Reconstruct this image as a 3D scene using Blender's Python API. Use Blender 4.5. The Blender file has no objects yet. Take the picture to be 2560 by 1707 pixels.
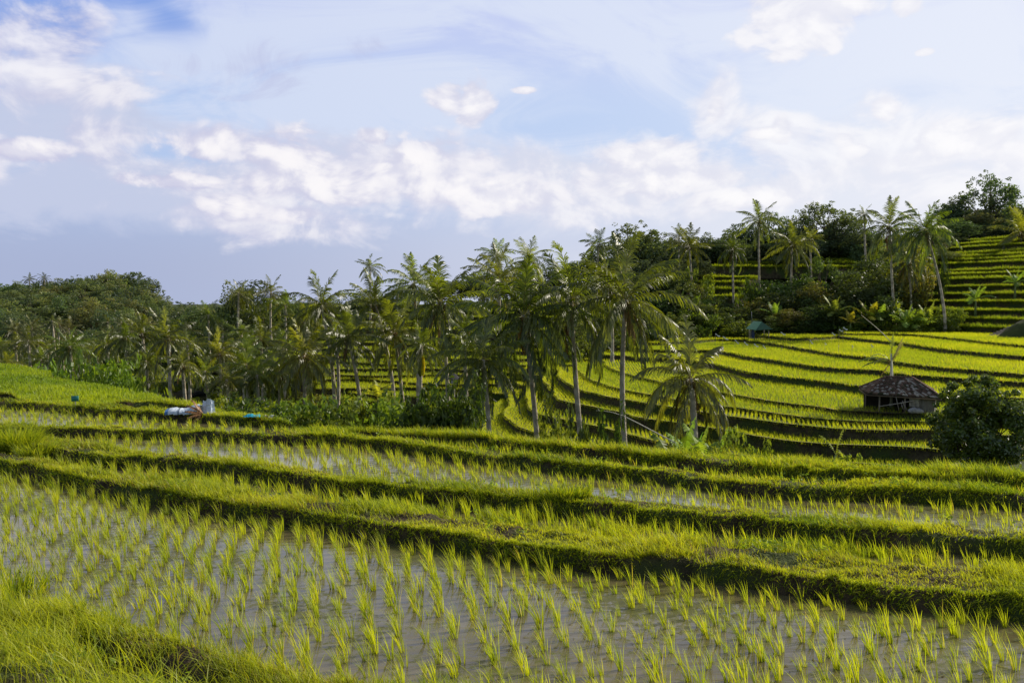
import bpy, math, random
import numpy as np
from mathutils import Vector
from mathutils.geometry import tessellate_polygon

rng = np.random.default_rng(7)
random.seed(7)
scene = bpy.context.scene
COL = scene.collection
R = math.radians

# ------------------------------------------------------------------ camera
H = 3.2
F = 995.0
PITCH = math.atan(41.0 / F)
cam_d = bpy.data.cameras.new('camera')
cam = bpy.data.objects.new('camera', cam_d)
COL.objects.link(cam)
cam.location = (0, 0, H)
cam.rotation_euler = (math.pi / 2 - PITCH, 0, 0)
cam_d.sensor_width = 36
cam_d.lens = 36 * F / 1024.0
cam_d.clip_start = 0.1
cam_d.clip_end = 20000
scene.camera = cam
scene.view_settings.view_transform = 'Standard'
scene.view_settings.look = 'None'
scene.view_settings.exposure = 0
scene.cycles.max_bounces = 5
scene.cycles.diffuse_bounces = 3
scene.cycles.glossy_bounces = 2
scene.cycles.transparent_max_bounces = 8
scene.cycles.transmission_bounces = 4

CP, SP = math.cos(PITCH), math.sin(PITCH)

def ray(px, py):
    up = 341.0 - py
    return (px - 512.0, F * CP + up * SP, -F * SP + up * CP)

def P(px, py, z):
    """ground point seen at photo position px,py (1024 wide) on level z"""
    a, b, c = ray(px, py)
    k = (z - H) / c
    return (a * k, b * k)

def PD(px, py, d):
    a, b, c = ray(px, py)
    k = d / b
    return (a * k, d, H + c * k)

REF = {'A': (1100, 800, 3.92), 'B': (1600, 780, 3.92), 'C': (2100, 780, 3.92), 'D': (700, 780, 3.92),
       'E': (0, 880, 4.704), 'Fz': (2100, 530, 4.48), 'G': (0, 1000, 2.218), 'Hh': (800, 1000, 2.218),
       'I': (1600, 1050, 2.386), 'V': (0, 0, 0.91875)}

def cv(L, x, y):
    ox, oy, s = REF[L]
    return ((ox + x / s) / 2.5, (oy + y / s) / 2.5)

def cvs(*segs):
    """segs: 'A',[(x,y)...],'B',[...]"""
    out = []
    for i in range(0, len(segs), 2):
        for (x, y) in segs[i + 1]:
            out.append(cv(segs[i], x, y))
    return out

# ------------------------------------------------------------------ noise
def vnoise(x, y, seed=0):
    x = np.asarray(x, float); y = np.asarray(y, float)
    xi = np.floor(x).astype(np.int64); yi = np.floor(y).astype(np.int64)
    xf = x - xi; yf = y - yi
    u = xf * xf * (3 - 2 * xf); v = yf * yf * (3 - 2 * yf)
    def h(a, b):
        n = (a * 374761393 + b * 668265263 + seed * 1442695041) & 0xFFFFFFFF
        n = ((n ^ (n >> 13)) * 1274126177) & 0xFFFFFFFF
        n = n ^ (n >> 16)
        return (n & 0xFFFF) / 65535.0
    a = h(xi, yi); b = h(xi + 1, yi); c = h(xi, yi + 1); d = h(xi + 1, yi + 1)
    return (a * (1 - u) + b * u) * (1 - v) + (c * (1 - u) + d * u) * v

def fbm(x, y, seed=0, oct=4):
    s = 0; amp = 0.5; tot = 0
    for i in range(oct):
        s = s + amp * vnoise(np.asarray(x) * 2 ** i, np.asarray(y) * 2 ** i, seed + i * 17)
        tot += amp; amp *= 0.5
    return s / tot - 0.5

# ------------------------------------------------------------------ mesh helpers
def make_mesh(name, verts, tris=None, quads=None, col=None, mats=(), matidx=None, smooth=False):
    verts = np.asarray(verts, np.float32).reshape(-1, 3)
    me = bpy.data.meshes.new(name)
    me.vertices.add(len(verts))
    me.vertices.foreach_set('co', verts.ravel())
    nt = 0 if tris is None else len(tris)
    nq = 0 if quads is None else len(quads)
    loops = []
    if nt: loops.append(np.asarray(tris, np.int32).ravel())
    if nq: loops.append(np.asarray(quads, np.int32).ravel())
    lv = np.concatenate(loops)
    me.loops.add(len(lv))
    me.loops.foreach_set('vertex_index', lv)
    me.polygons.add(nt + nq)
    ls = np.concatenate([np.arange(nt) * 3, nt * 3 + np.arange(nq) * 4]).astype(np.int32)
    me.polygons.foreach_set('loop_start', ls)
    if matidx is not None:
        me.polygons.foreach_set('material_index', np.asarray(matidx, np.int32))
    if smooth:
        me.polygons.foreach_set('use_smooth', np.ones(nt + nq, bool))
    me.update(calc_edges=True)
    me.validate(clean_customdata=False)
    if col is not None:
        col = np.asarray(col, np.float32)
        a = me.color_attributes.new('col', 'FLOAT_COLOR', 'POINT')
        c4 = np.ones((len(verts), 4), np.float32); c4[:, :3] = col
        a.data.foreach_set('color', c4.ravel())
    for m in (mats if isinstance(mats, (list, tuple)) else [mats]):
        me.materials.append(m)
    return me

def link(name, me, parent=None, loc=None, rot=None, scale=None):
    o = bpy.data.objects.new(name, me)
    COL.objects.link(o)
    if parent: o.parent = parent
    if loc is not None: o.location = loc
    if rot is not None: o.rotation_euler = rot
    if scale is not None: o.scale = scale
    return o

def tag(o, label=None, cat=None, group=None, kind=None):
    if label: o['label'] = label
    if cat: o['category'] = cat
    if group: o['group'] = group
    if kind: o['kind'] = kind
    return o

class MB:
    """collects simple solids into one mesh"""
    def __init__(s): s.v = []; s.t = []; s.q = []; s.c = []; s.n = 0
    def add(s, v, t=(), q=(), c=(1, 1, 1)):
        v = np.asarray(v, float)
        s.v.append(v)
        if len(t): s.t.append(np.asarray(t, int) + s.n)
        if len(q): s.q.append(np.asarray(q, int) + s.n)
        cc = np.asarray(c, float)
        s.c.append(np.tile(cc, (len(v), 1)) if cc.ndim == 1 else cc)
        s.n += len(v)
    def tube(s, pts, rad, n=8, c=(1, 1, 1), cap=True):
        pts = [Vector(p) for p in pts]
        rings = []
        for i, p in enumerate(pts):
            d = (pts[min(i + 1, len(pts) - 1)] - pts[max(i - 1, 0)])
            if d.length < 1e-9: d = Vector((0, 0, 1))
            d.normalize()
            a = d.cross(Vector((0, 0, 1))) if abs(d.z) < 0.9 else d.cross(Vector((0, 1, 0)))
            a.normalize(); b = d.cross(a)
            r = rad[i] if hasattr(rad, '__len__') else rad
            for k in range(n):
                an = 2 * math.pi * k / n
                rings.append(tuple(p + a * (r * math.cos(an)) + b * (r * math.sin(an))))
        q = []
        for i in range(len(pts) - 1):
            for k in range(n):
                q.append((i * n + k, i * n + (k + 1) % n, (i + 1) * n + (k + 1) % n, (i + 1) * n + k))
        t = []
        if cap:
            rings.append(tuple(pts[0])); rings.append(tuple(pts[-1]))
            e0 = len(rings) - 2; e1 = e0 + 1; base = (len(pts) - 1) * n
            for k in range(n):
                t.append((e0, (k + 1) % n, k)); t.append((e1, base + k, base + (k + 1) % n))
        s.add(rings, t, q, c)
    def box(s, c0, size, rz=0, c=(1, 1, 1), tilt=0):
        x, y, z = [a / 2 for a in size]
        v = np.array([(-x, -y, -z), (x, -y, -z), (x, y, -z), (-x, y, -z), (-x, -y, z), (x, -y, z), (x, y, z), (-x, y, z)], float)
        if tilt:
            ca, sa = math.cos(tilt), math.sin(tilt)
            v = v @ np.array([[ca, 0, sa], [0, 1, 0], [-sa, 0, ca]])
        ca, sa = math.cos(rz), math.sin(rz)
        v = v @ np.array([[ca, sa, 0], [-sa, ca, 0], [0, 0, 1]])
        s.add(v + np.array(c0), (), [(0, 3, 2, 1), (4, 5, 6, 7), (0, 1, 5, 4), (1, 2, 6, 5), (2, 3, 7, 6), (3, 0, 4, 7)], c)
    def mesh(s, name, mat, smooth=False):
        v = np.concatenate(s.v)
        return make_mesh(name, v, np.concatenate(s.t) if s.t else None, np.concatenate(s.q) if s.q else None,
                         np.concatenate(s.c), mat, smooth=smooth)
    def build(s, name, mat, parent=None, smooth=False, **k):
        return link(name, s.mesh(name, mat, smooth), parent, **k)

# ------------------------------------------------------------------ materials
def newmat(name):
    m = bpy.data.materials.new(name); m.use_nodes = True
    nt = m.node_tree
    for n in list(nt.nodes): nt.nodes.remove(n)
    return m, nt, nt.nodes, nt.links

def foliage_mat(name, mul=(1, 1, 1), trans=0.5, gloss=0.06, rough=0.45, rand=0.0, haze=0.0, hazecol=(0.25, 0.32, 0.42), tmul=(1.25, 1.15, 0.5)):
    m, nt, N, L = newmat(name)
    out = N.new('ShaderNodeOutputMaterial')
    at = N.new('ShaderNodeAttribute'); at.attribute_name = 'col'
    mx = N.new('ShaderNodeMix'); mx.data_type = 'RGBA'; mx.blend_type = 'MULTIPLY'; mx.inputs[0].default_value = 1
    L.new(at.outputs['Color'], mx.inputs[6]); mx.inputs[7].default_value = (*mul, 1)
    c = mx.outputs[2]
    if rand:
        oi = N.new('ShaderNodeObjectInfo')
        hs = N.new('ShaderNodeHueSaturation')
        mr = N.new('ShaderNodeMapRange'); mr.inputs['To Min'].default_value = 1 - rand; mr.inputs['To Max'].default_value = 1 + rand
        L.new(oi.outputs['Random'], mr.inputs['Value']); L.new(mr.outputs[0], hs.inputs['Value'])
        m2 = N.new('ShaderNodeMath'); m2.operation = 'MULTIPLY_ADD'; m2.inputs[1].default_value = -0.05; m2.inputs[2].default_value = 0.522
        m3 = N.new('ShaderNodeMath'); m3.operation = 'FRACT'; m4 = N.new('ShaderNodeMath'); m4.operation = 'MULTIPLY'; m4.inputs[1].default_value = 7.31
        L.new(oi.outputs['Random'], m4.inputs[0]); L.new(m4.outputs[0], m3.inputs[0]); L.new(m3.outputs[0], m2.inputs[0]); L.new(m2.outputs[0], hs.inputs['Hue'])
        L.new(c, hs.inputs['Color']); c = hs.outputs[0]
    if haze:  # aerial haze put into the foliage colour as a blue-grey mix
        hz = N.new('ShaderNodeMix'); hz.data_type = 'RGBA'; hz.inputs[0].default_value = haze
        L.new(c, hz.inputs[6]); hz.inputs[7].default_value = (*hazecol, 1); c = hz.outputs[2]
    df = N.new('ShaderNodeBsdfDiffuse'); L.new(c, df.inputs[0])
    tr = N.new('ShaderNodeBsdfTranslucent')
    mt = N.new('ShaderNodeMix'); mt.data_type = 'RGBA'; mt.blend_type = 'MULTIPLY'; mt.inputs[0].default_value = 1
    L.new(c, mt.inputs[6]); mt.inputs[7].default_value = (*tmul, 1); L.new(mt.outputs[2], tr.inputs[0])
    ms = N.new('ShaderNodeMixShader'); ms.inputs[0].default_value = trans
    L.new(df.outputs[0], ms.inputs[1]); L.new(tr.outputs[0], ms.inputs[2])
    gl = N.new('ShaderNodeBsdfGlossy'); gl.inputs['Roughness'].default_value = rough; gl.inputs[0].default_value = (1, 1, 1, 1)
    m5 = N.new('ShaderNodeMixShader'); m5.inputs[0].default_value = gloss
    L.new(ms.outputs[0], m5.inputs[1]); L.new(gl.outputs[0], m5.inputs[2])
    L.new(m5.outputs[0], out.inputs[0])
    return m

def noise_mat(name, c1, c2, scale=3, rough=0.9, bump=0.3, c3=None, scale3=0.5, vc=False, detail=6, bscale=None, vec='Object', spec=0.2):
    m, nt, N, L = newmat(name)
    out = N.new('ShaderNodeOutputMaterial'); b = N.new('ShaderNodeBsdfPrincipled')
    L.new(b.outputs[0], out.inputs[0])
    tc = N.new('ShaderNodeTexCoord')
    n = N.new('ShaderNodeTexNoise'); n.inputs['Scale'].default_value = scale; n.inputs['Detail'].default_value = detail
    L.new(tc.outputs[vec], n.inputs['Vector'])
    cr = N.new('ShaderNodeValToRGB'); cr.color_ramp.elements[0].position = 0.35; cr.color_ramp.elements[1].position = 0.65
    cr.color_ramp.elements[0].color = (*c1, 1); cr.color_ramp.elements[1].color = (*c2, 1)
    L.new(n.outputs['Fac'], cr.inputs[0]); c = cr.outputs[0]
    if c3 is not None:
        n3 = N.new('ShaderNodeTexNoise'); n3.inputs['Scale'].default_value = scale3; n3.inputs['Detail'].default_value = 4
        L.new(tc.outputs[vec], n3.inputs['Vector'])
        r3 = N.new('ShaderNodeValToRGB'); r3.color_ramp.elements[0].position = 0.45; r3.color_ramp.elements[1].position = 0.6
        L.new(n3.outputs['Fac'], r3.inputs[0])
        mx = N.new('ShaderNodeMix'); mx.data_type = 'RGBA'; L.new(r3.outputs[0], mx.inputs[0]); L.new(c, mx.inputs[6]); mx.inputs[7].default_value = (*c3, 1)
        c = mx.outputs[2]
    if vc:
        at = N.new('ShaderNodeAttribute'); at.attribute_name = 'col'
        mx = N.new('ShaderNodeMix'); mx.data_type = 'RGBA'; mx.blend_type = 'MULTIPLY'; mx.inputs[0].default_value = 1
        L.new(c, mx.inputs[6]); L.new(at.outputs['Color'], mx.inputs[7]); c = mx.outputs[2]
    L.new(c, b.inputs['Base Color'])
    b.inputs['Roughness'].default_value = rough
    b.inputs['Specular IOR Level'].default_value = spec
    if bump:
        nb = N.new('ShaderNodeTexNoise'); nb.inputs['Scale'].default_value = bscale or scale * 3; nb.inputs['Detail'].default_value = 5
        L.new(tc.outputs[vec], nb.inputs['Vector'])
        bp = N.new('ShaderNodeBump'); bp.inputs['Strength'].default_value = bump; bp.inputs['Distance'].default_value = 0.1
        L.new(nb.outputs['Fac'], bp.inputs['Height']); L.new(bp.outputs[0], b.inputs['Normal'])
    return m

M = {}
M['rice'] = foliage_mat('rice_blades', trans=0.55, gloss=0.02, tmul=(1.7, 1.7, 0.45))
M['grass'] = foliage_mat('grass_blades', trans=0.5, gloss=0.015, tmul=(1.65, 1.6, 0.45))
M['palm'] = foliage_mat('palm_fronds', trans=0.48, gloss=0.045, rough=0.38, rand=0.22, tmul=(2.0, 2.0, 0.45))
M['leaf'] = foliage_mat('tree_leaves', trans=0.42, gloss=0.03, rand=0.3, tmul=(1.6, 1.5, 0.5))
M['leafdark'] = foliage_mat('dark_glossy_leaves', mul=(2.6, 2.7, 1.6), trans=0.45, gloss=0.05, rough=0.3)
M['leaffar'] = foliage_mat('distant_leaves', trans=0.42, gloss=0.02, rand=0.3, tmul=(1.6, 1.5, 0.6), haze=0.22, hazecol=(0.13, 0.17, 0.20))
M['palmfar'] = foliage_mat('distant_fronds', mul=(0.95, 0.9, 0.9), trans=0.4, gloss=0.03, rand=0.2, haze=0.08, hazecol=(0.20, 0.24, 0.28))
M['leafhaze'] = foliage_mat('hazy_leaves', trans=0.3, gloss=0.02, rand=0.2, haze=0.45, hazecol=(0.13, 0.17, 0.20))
M['shrub'] = foliage_mat('shrub_leaves', mul=(1.6, 1.5, 1.1), trans=0.45, gloss=0.02, rand=0.25, tmul=(1.6, 1.5, .5))
M['trunk'] = noise_mat('palm_bark', (0.30, 0.26, 0.20), (0.56, 0.50, 0.41), scale=2.2, bump=0.6, bscale=9, vc=True)
M['bark'] = noise_mat('tree_bark', (0.07, 0.055, 0.04), (0.17, 0.14, 0.10), scale=3, bump=0.5, vc=True)
M['mud'] = noise_mat('earth', (0.030, 0.021, 0.012), (0.085, 0.060, 0.034), scale=5, bump=0.9, bscale=14, c3=(0.05, 0.065, 0.015), scale3=1.1)
M['mudfar'] = noise_mat('earth_bank', (0.036, 0.028, 0.015), (0.085, 0.068, 0.034), scale=2.5, bump=0.8, bscale=6, c3=(0.045, 0.065, 0.014), scale3=0.35)
M['rim'] = noise_mat('trodden_rim', (0.15, 0.15, 0.05), (0.27, 0.24, 0.11), scale=1.2, bump=0.4, bscale=8, c3=(0.12, 0.17, 0.03), scale3=0.25)
M['soil'] = noise_mat('wet_soil', (0.035, 0.040, 0.012), (0.075, 0.085, 0.022), scale=0.6, bump=0.3, c3=(0.075, 0.10, 0.02), scale3=0.15)
M['ground'] = noise_mat('ground_cover', (0.025, 0.035, 0.010), (0.065, 0.08, 0.018), scale=0.5, bump=0.8, bscale=2, c3=(0.035, 0.05, 0.012), scale3=0.06)
M['path'] = noise_mat('dirt_path', (0.16, 0.11, 0.075), (0.30, 0.22, 0.16), scale=2, bump=0.4)
M['husk'] = noise_mat('coconut_husk', (0.10, 0.06, 0.02), (0.20, 0.13, 0.04), scale=6, bump=0.4)
M['dead'] = foliage_mat('dead_frond', trans=0.35, gloss=0.03)
M['plain'] = noise_mat('weathered', (0.75, 0.75, 0.75), (1, 1, 1), scale=4, bump=0.3, vc=True, bscale=18)
M['paint'] = noise_mat('painted_sheet', (0.85, 0.85, 0.85), (1, 1, 1), scale=5, bump=0.1, vc=True, rough=0.45, spec=0.5)

def water_mat():
    m, nt, N, L = newmat('paddy_water')
    out = N.new('ShaderNodeOutputMaterial'); b = N.new('ShaderNodeBsdfPrincipled'); L.new(b.outputs[0], out.inputs[0])
    tc = N.new('ShaderNodeTexCoord')
    n = N.new('ShaderNodeTexNoise'); n.inputs['Scale'].default_value = 0.9; n.inputs['Detail'].default_value = 5
    mp = N.new('ShaderNodeMapping'); mp.inputs['Scale'].default_value = (0.7, 1.8, 1)
    L.new(tc.outputs['Object'], mp.inputs[0]); L.new(mp.outputs[0], n.inputs['Vector'])
    cr = N.new('ShaderNodeValToRGB')
    cr.color_ramp.elements[0].position = 0.3; cr.color_ramp.elements[0].color = (0.080, 0.068, 0.032, 1)
    cr.color_ramp.elements[1].position = 0.7; cr.color_ramp.elements[1].color = (0.150, 0.126, 0.062, 1)
    L.new(n.outputs['Fac'], cr.inputs[0])
    # algae and floating bits
    n2 = N.new('ShaderNodeTexNoise'); n2.inputs['Scale'].default_value = 9; n2.inputs['Detail'].default_value = 8; n2.inputs['Roughness'].default_value = 0.7
    L.new(tc.outputs['Object'], n2.inputs['Vector'])
    n3 = N.new('ShaderNodeTexNoise'); n3.inputs['Scale'].default_value = 0.55; n3.inputs['Detail'].default_value = 3
    L.new(tc.outputs['Object'], n3.inputs['Vector'])
    mu = N.new('ShaderNodeMath'); mu.operation = 'MULTIPLY'; L.new(n2.outputs['Fac'], mu.inputs[0]); L.new(n3.outputs['Fac'], mu.inputs[1])
    r2 = N.new('ShaderNodeValToRGB'); r2.color_ramp.elements[0].position = 0.25; r2.color_ramp.elements[1].position = 0.32
    L.new(mu.outputs[0], r2.inputs[0])
    mx = N.new('ShaderNodeMix'); mx.data_type = 'RGBA'; L.new(r2.outputs[0], mx.inputs[0]); L.new(cr.outputs[0], mx.inputs[6]); mx.inputs[7].default_value = (0.085, 0.088, 0.018, 1)
    L.new(mx.outputs[2], b.inputs['Base Color'])
    rr = N.new('ShaderNodeMapRange'); L.new(r2.outputs[0], rr.inputs['Value']); rr.inputs['To Min'].default_value = 0.025; rr.inputs['To Max'].default_value = 0.5
    L.new(rr.outputs[0], b.inputs['Roughness'])
    b.inputs['IOR'].default_value = 1.333
    w = N.new('ShaderNodeTexNoise'); w.inputs['Scale'].default_value = 3.0; w.inputs['Detail'].default_value = 3
    mp2 = N.new('ShaderNodeMapping'); mp2.inputs['Scale'].default_value = (0.8, 3.0, 1)
    L.new(tc.outputs['Object'], mp2.inputs[0]); L.new(mp2.outputs[0], w.inputs['Vector'])
    bp = N.new('ShaderNodeBump'); bp.inputs['Strength'].default_value = 0.07; bp.inputs['Distance'].default_value = 0.05
    L.new(w.outputs['Fac'], bp.inputs['Height']); L.new(bp.outputs[0], b.inputs['Normal'])
    return m
M['water'] = water_mat()

# ------------------------------------------------------------------ world
SUN_AZ, SUN_EL = R(60), R(31)
def build_world():
    w = bpy.data.worlds.new('World'); scene.world = w; w.use_nodes = True
    nt = w.node_tree; N = nt.nodes; L = nt.links
    for n in list(N): N.remove(n)
    out = N.new('ShaderNodeOutputWorld'); bg = N.new('ShaderNodeBackground'); L.new(bg.outputs[0], out.inputs[0])
    STR = 0.12
    bg.inputs['Strength'].default_value = STR
    sky = N.new('ShaderNodeTexSky'); sky.sky_type = 'NISHITA'; sky.sun_disc = False
    sky.sun_elevation = SUN_EL; sky.sun_rotation = SUN_AZ; sky.air_density = 1.0; sky.dust_density = 0.8; sky.ozone_density = 1.0
    tc = N.new('ShaderNodeTexCoord'); sx = N.new('ShaderNodeSeparateXYZ'); L.new(tc.outputs['Generated'], sx.inputs[0])
    def math_(op, a, b=None, c=None, clamp=False):
        n = N.new('ShaderNodeMath'); n.operation = op; n.use_clamp = clamp
        for i, v in enumerate((a, b, c)):
            if v is None: continue
            if hasattr(v, 'links') or hasattr(v, 'is_linked'): L.new(v, n.inputs[i])
            else: n.inputs[i].default_value = v
        return n.outputs[0]
    az = math_('ARCTAN2', sx.outputs[0], sx.outputs[1])
    el = math_('ARCSINE', sx.outputs[2])
    cb = N.new('ShaderNodeCombineXYZ'); L.new(az, cb.inputs[0]); L.new(el, cb.inputs[1])
    V = cb.outputs[0]
    def noise(scale, detail, sc=(1, 1, 1), off=(0, 0, 0), rough=0.55, dist=0.0):
        mp = N.new('ShaderNodeMapping'); mp.inputs['Scale'].default_value = sc; mp.inputs['Location'].default_value = off
        L.new(V, mp.inputs[0])
        n = N.new('ShaderNodeTexNoise'); n.noise_dimensions = '2D'; n.inputs['Scale'].default_value = scale; n.inputs['Detail'].default_value = min(detail, 6)
        n.inputs['Roughness'].default_value = rough; n.inputs['Distortion'].default_value = dist
        L.new(mp.outputs[0], n.inputs['Vector']); return n.outputs['Fac']
    def smooth(v, a, b, lo=0.0, hi=1.0):
        n = N.new('ShaderNodeMapRange'); n.interpolation_type = 'SMOOTHSTEP'
        L.new(v, n.inputs['Value']); n.inputs['From Min'].default_value = a; n.inputs['From Max'].default_value = b
        n.inputs['To Min'].default_value = lo; n.inputs['To Max'].default_value = hi; return n.outputs[0]
    def mix(f, a, b, blend='MIX'):
        n = N.new('ShaderNodeMix'); n.data_type = 'RGBA'; n.blend_type = blend
        if hasattr(f, 'is_linked'): L.new(f, n.inputs[0])
        else: n.inputs[0].default_value = f
        for i, v in ((6, a), (7, b)):
            if hasattr(v, 'is_linked'): L.new(v, n.inputs[i])
            else: n.inputs[i].default_value = (*[q / STR for q in v], 1)
        return n.outputs[2]
    def azel(px, py):
        a, b, c = ray(px, py); l = math.sqrt(a * a + b * b + c * c)
        return math.atan2(a, b), math.asin(c / l)
    def blobs(lst):
        cur = None
        for (px, py, rx, ry) in lst:
            a, e = azel(px, py)
            s = N.new('ShaderNodeVectorMath'); s.operation = 'SUBTRACT'; L.new(V, s.inputs[0]); s.inputs[1].default_value = (a, e, 0)
            m = N.new('ShaderNodeVectorMath'); m.operation = 'MULTIPLY'; L.new(s.outputs[0], m.inputs[0]); m.inputs[1].default_value = (F / rx, F / ry, 0)
            l = N.new('ShaderNodeVectorMath'); l.operation = 'LENGTH'; L.new(m.outputs[0], l.inputs[0])
            cur = l.outputs['Value'] if cur is None else math_('MINIMUM', cur, l.outputs['Value'])
        return math_('SUBTRACT', 1.0, cur)
    # clear sky colour: blue aloft, lilac haze low, paler to the right (towards the sun)
    right = smooth(az, -0.45, 0.5)
    hi = smooth(el, 0.0, 0.30)
    low = mix(right, (0.40, 0.46, 0.66), (0.82, 0.84, 0.93))
    mid = mix(right, (0.45, 0.59, 0.87), (0.60, 0.71, 0.93))
    base = mix(smooth(el, 0.02, 0.17), low, mid)
    top = mix(right, (0.50, 0.58, 0.88), (0.62, 0.68, 0.93))
    base = mix(smooth(el, 0.17, 0.28), base, top)
    # deep blue gap in the upper left
    gap = smooth(math_('ADD', blobs([(30, 0, 150, 55), (165, 12, 60, 30)]), math_('MULTIPLY', math_('SUBTRACT', noise(9, 8, dist=0.8), 0.5), 3.2)), -0.1, 1.1)
    base = mix(gap, base, (0.23, 0.37, 0.78))
    # thin high veil, streaked
    ve = noise(4.2, 9, sc=(1, 2.6, 1), off=(3.3, 1.2, 0), rough=0.6, dist=1.2)
    veil_m = blobs([(330, 80, 330, 95), (620, 30, 260, 60), (120, 95, 150, 60), (900, 60, 200, 120), (560, 10, 500, 40), (200, 60, 200, 60)])
    veil = smooth(math_('ADD', math_('MULTIPLY', veil_m, 0.6), math_('MULTIPLY', math_('SUBTRACT', ve, 0.5), 2.0)), -0.1, 0.55)
    veil = math_('MULTIPLY', veil, math_('SUBTRACT', 0.85, math_('MULTIPLY', gap, 0.8)))
    base = mix(veil, base, mix(right, (0.65, 0.72, 0.90), (0.77, 0.83, 0.96)))
    # darker wisps inside the veil
    wi = noise(9.0, 8, sc=(1, 1.8, 1), off=(8.3, 4.2, 0), rough=0.62, dist=0.8)
    wm = smooth(math_('ADD', blobs([(255, 60, 70, 36), (230, 68, 120, 30), (370, 50, 30, 20)]), math_('MULTIPLY', math_('SUBTRACT', wi, 0.5), 3.4)), 0.1, 0.9)
    base = mix(math_('MULTIPLY', wm, 0.5), base, (0.50, 0.53, 0.76))
    # soft lilac cloud bank in the lower sky
    bk = noise(7.0, 9, sc=(1, 2.0, 1), off=(0.3, 7.2, 0), rough=0.6, dist=0.4)
    bank_m = blobs([(120, 185, 210, 50), (330, 190, 200, 50), (500, 198, 200, 52), (700, 205, 220, 60), (930, 195, 220, 80), (60, 120, 110, 50)])
    bank = smooth(math_('ADD', math_('MULTIPLY', bank_m, 0.8), math_('MULTIPLY', math_('SUBTRACT', bk, 0.5), 1.9)), 0.0, 0.5)
    base = mix(math_('MULTIPLY', bank, 0.9), base, mix(right, (0.56, 0.61, 0.79), (0.80, 0.83, 0.92)))
    # cumulus bodies: broad masses broken up by noise
    def cumulus(lst, scale, off, amp, cap, lo, hi, puff=0.5, strength=0.95):
        nonlocal base
        M_ = math_('MAXIMUM', math_('MINIMUM', blobs(lst), cap), -1.5)
        sc_ = (1, 1.55, 1)
        # warp the lookup so that billows roll
        def bill(o):
            mp = N.new('ShaderNodeMapping'); mp.inputs['Scale'].default_value = sc_; mp.inputs['Location'].default_value = o
            L.new(V, mp.inputs[0])
            wn = N.new('ShaderNodeTexNoise'); wn.noise_dimensions = '2D'; wn.inputs['Scale'].default_value = scale * 1.3; wn.inputs['Detail'].default_value = 3
            L.new(mp.outputs[0], wn.inputs['Vector'])
            wv = N.new('ShaderNodeVectorMath'); wv.operation = 'MULTIPLY_ADD'
            L.new(wn.outputs['Color'], wv.inputs[0]); wv.inputs[1].default_value = (0.7 / scale,) * 3; L.new(mp.outputs[0], wv.inputs[2])
            vo = N.new('ShaderNodeTexVoronoi'); vo.voronoi_dimensions = '2D'; vo.feature = 'F1'
            vo.inputs['Scale'].default_value = scale * 1.25; vo.inputs['Detail'].default_value = 2.0; vo.inputs['Roughness'].default_value = 0.45; vo.normalize = True
            L.new(wv.outputs[0], vo.inputs['Vector'])
            fn = noise(scale * 0.9, 6, sc=sc_, off=o, rough=0.60, dist=0.3)
            return math_('ADD', math_('MULTIPLY', math_('SUBTRACT', 0.42, vo.outputs['Distance']), puff), math_('MULTIPLY', math_('SUBTRACT', fn, 0.5), 1.0))
        n1 = bill(off); n2 = bill((off[0] + 0.010, off[1] + 0.014, off[2]))
        d_ = math_('ADD', M_, math_('MULTIPLY', n1, amp))
        al = smooth(d_, lo, hi)
        rel = smooth(math_('SUBTRACT', n1, n2), -0.16, 0.16)
        thick = smooth(d_, lo + 0.1, hi + 0.7)
        l_ = math_('ADD', math_('MULTIPLY', rel, 0.55), math_('MULTIPLY', thick, 0.45))
        cc_ = mix(l_, mix(right, (0.56, 0.57, 0.76), (0.80, 0.81, 0.90)), mix(right, (0.97, 0.94, 0.96), (1.0, 0.99, 1.0)))
        base = mix(math_('MULTIPLY', al, strength), base, cc_)
    soft = [(215, 140, 60, 18), (330, 175, 80, 30), (250, 180, 110, 36), (450, 180, 110, 38), (560, 190, 110, 30), (650, 180, 90, 36), (720, 195, 110, 26), (920, 160, 130, 40), (1010, 150, 60, 30), (120, 150, 80, 24), (30, 150, 60, 22), (30, 60, 60, 40), (130, 82, 60, 20), (215, 215, 60, 18), (300, 225, 70, 18), (716, 112, 26, 24), (776, 132, 36, 22), (884, 108, 32, 20), (850, 143, 34, 18)]
    cumulus(soft, 10.0, (4.7, 1.4, 0), 3.0, 0.4, -0.1, 0.7, puff=0.6, strength=0.8)
    body = [(300, 160, 46, 34), (258, 148, 40, 20), (215, 143, 52, 15), (335, 178, 50, 24), (430, 158, 52, 22), (485, 160, 26, 18), (400, 170, 40, 14), (455, 185, 60, 18), (500, 195, 60, 16),
            (472, 104, 17, 22), (446, 98, 24, 18), (270, 182, 44, 16), (230, 205, 30, 13), (300, 215, 36, 11), (180, 182, 50, 8), (10, 150, 40, 9), (650, 158, 46, 15), (640, 182, 60, 18), (700, 178, 60, 14), (745, 196, 50, 12),
            (800, 14, 60, 36), (906, 6, 11, 10), (716, 110, 9, 13), (780, 128, 11, 15), (768, 132, 20, 7), (884, 108, 13, 10), (846, 140, 12, 10), (854, 148, 16, 7), (975, 140, 60, 16), (1015, 150, 40, 18), (925, 52, 7, 3), (373, 137, 17, 9), (524, 90, 9, 3), (960, 128, 22, 9)]
    cumulus(body, 13.0, (1.7, 0.4, 0), 2.2, 0.7, 0.02, 0.50, puff=0.8)
    # bright haze towards the sun
    glow = blobs([(1150, 60, 520, 330)])
    base = mix(math_('MULTIPLY', smooth(glow, 0.0, 1.0), 0.32), base, (0.95, 0.95, 1.0))
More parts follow.
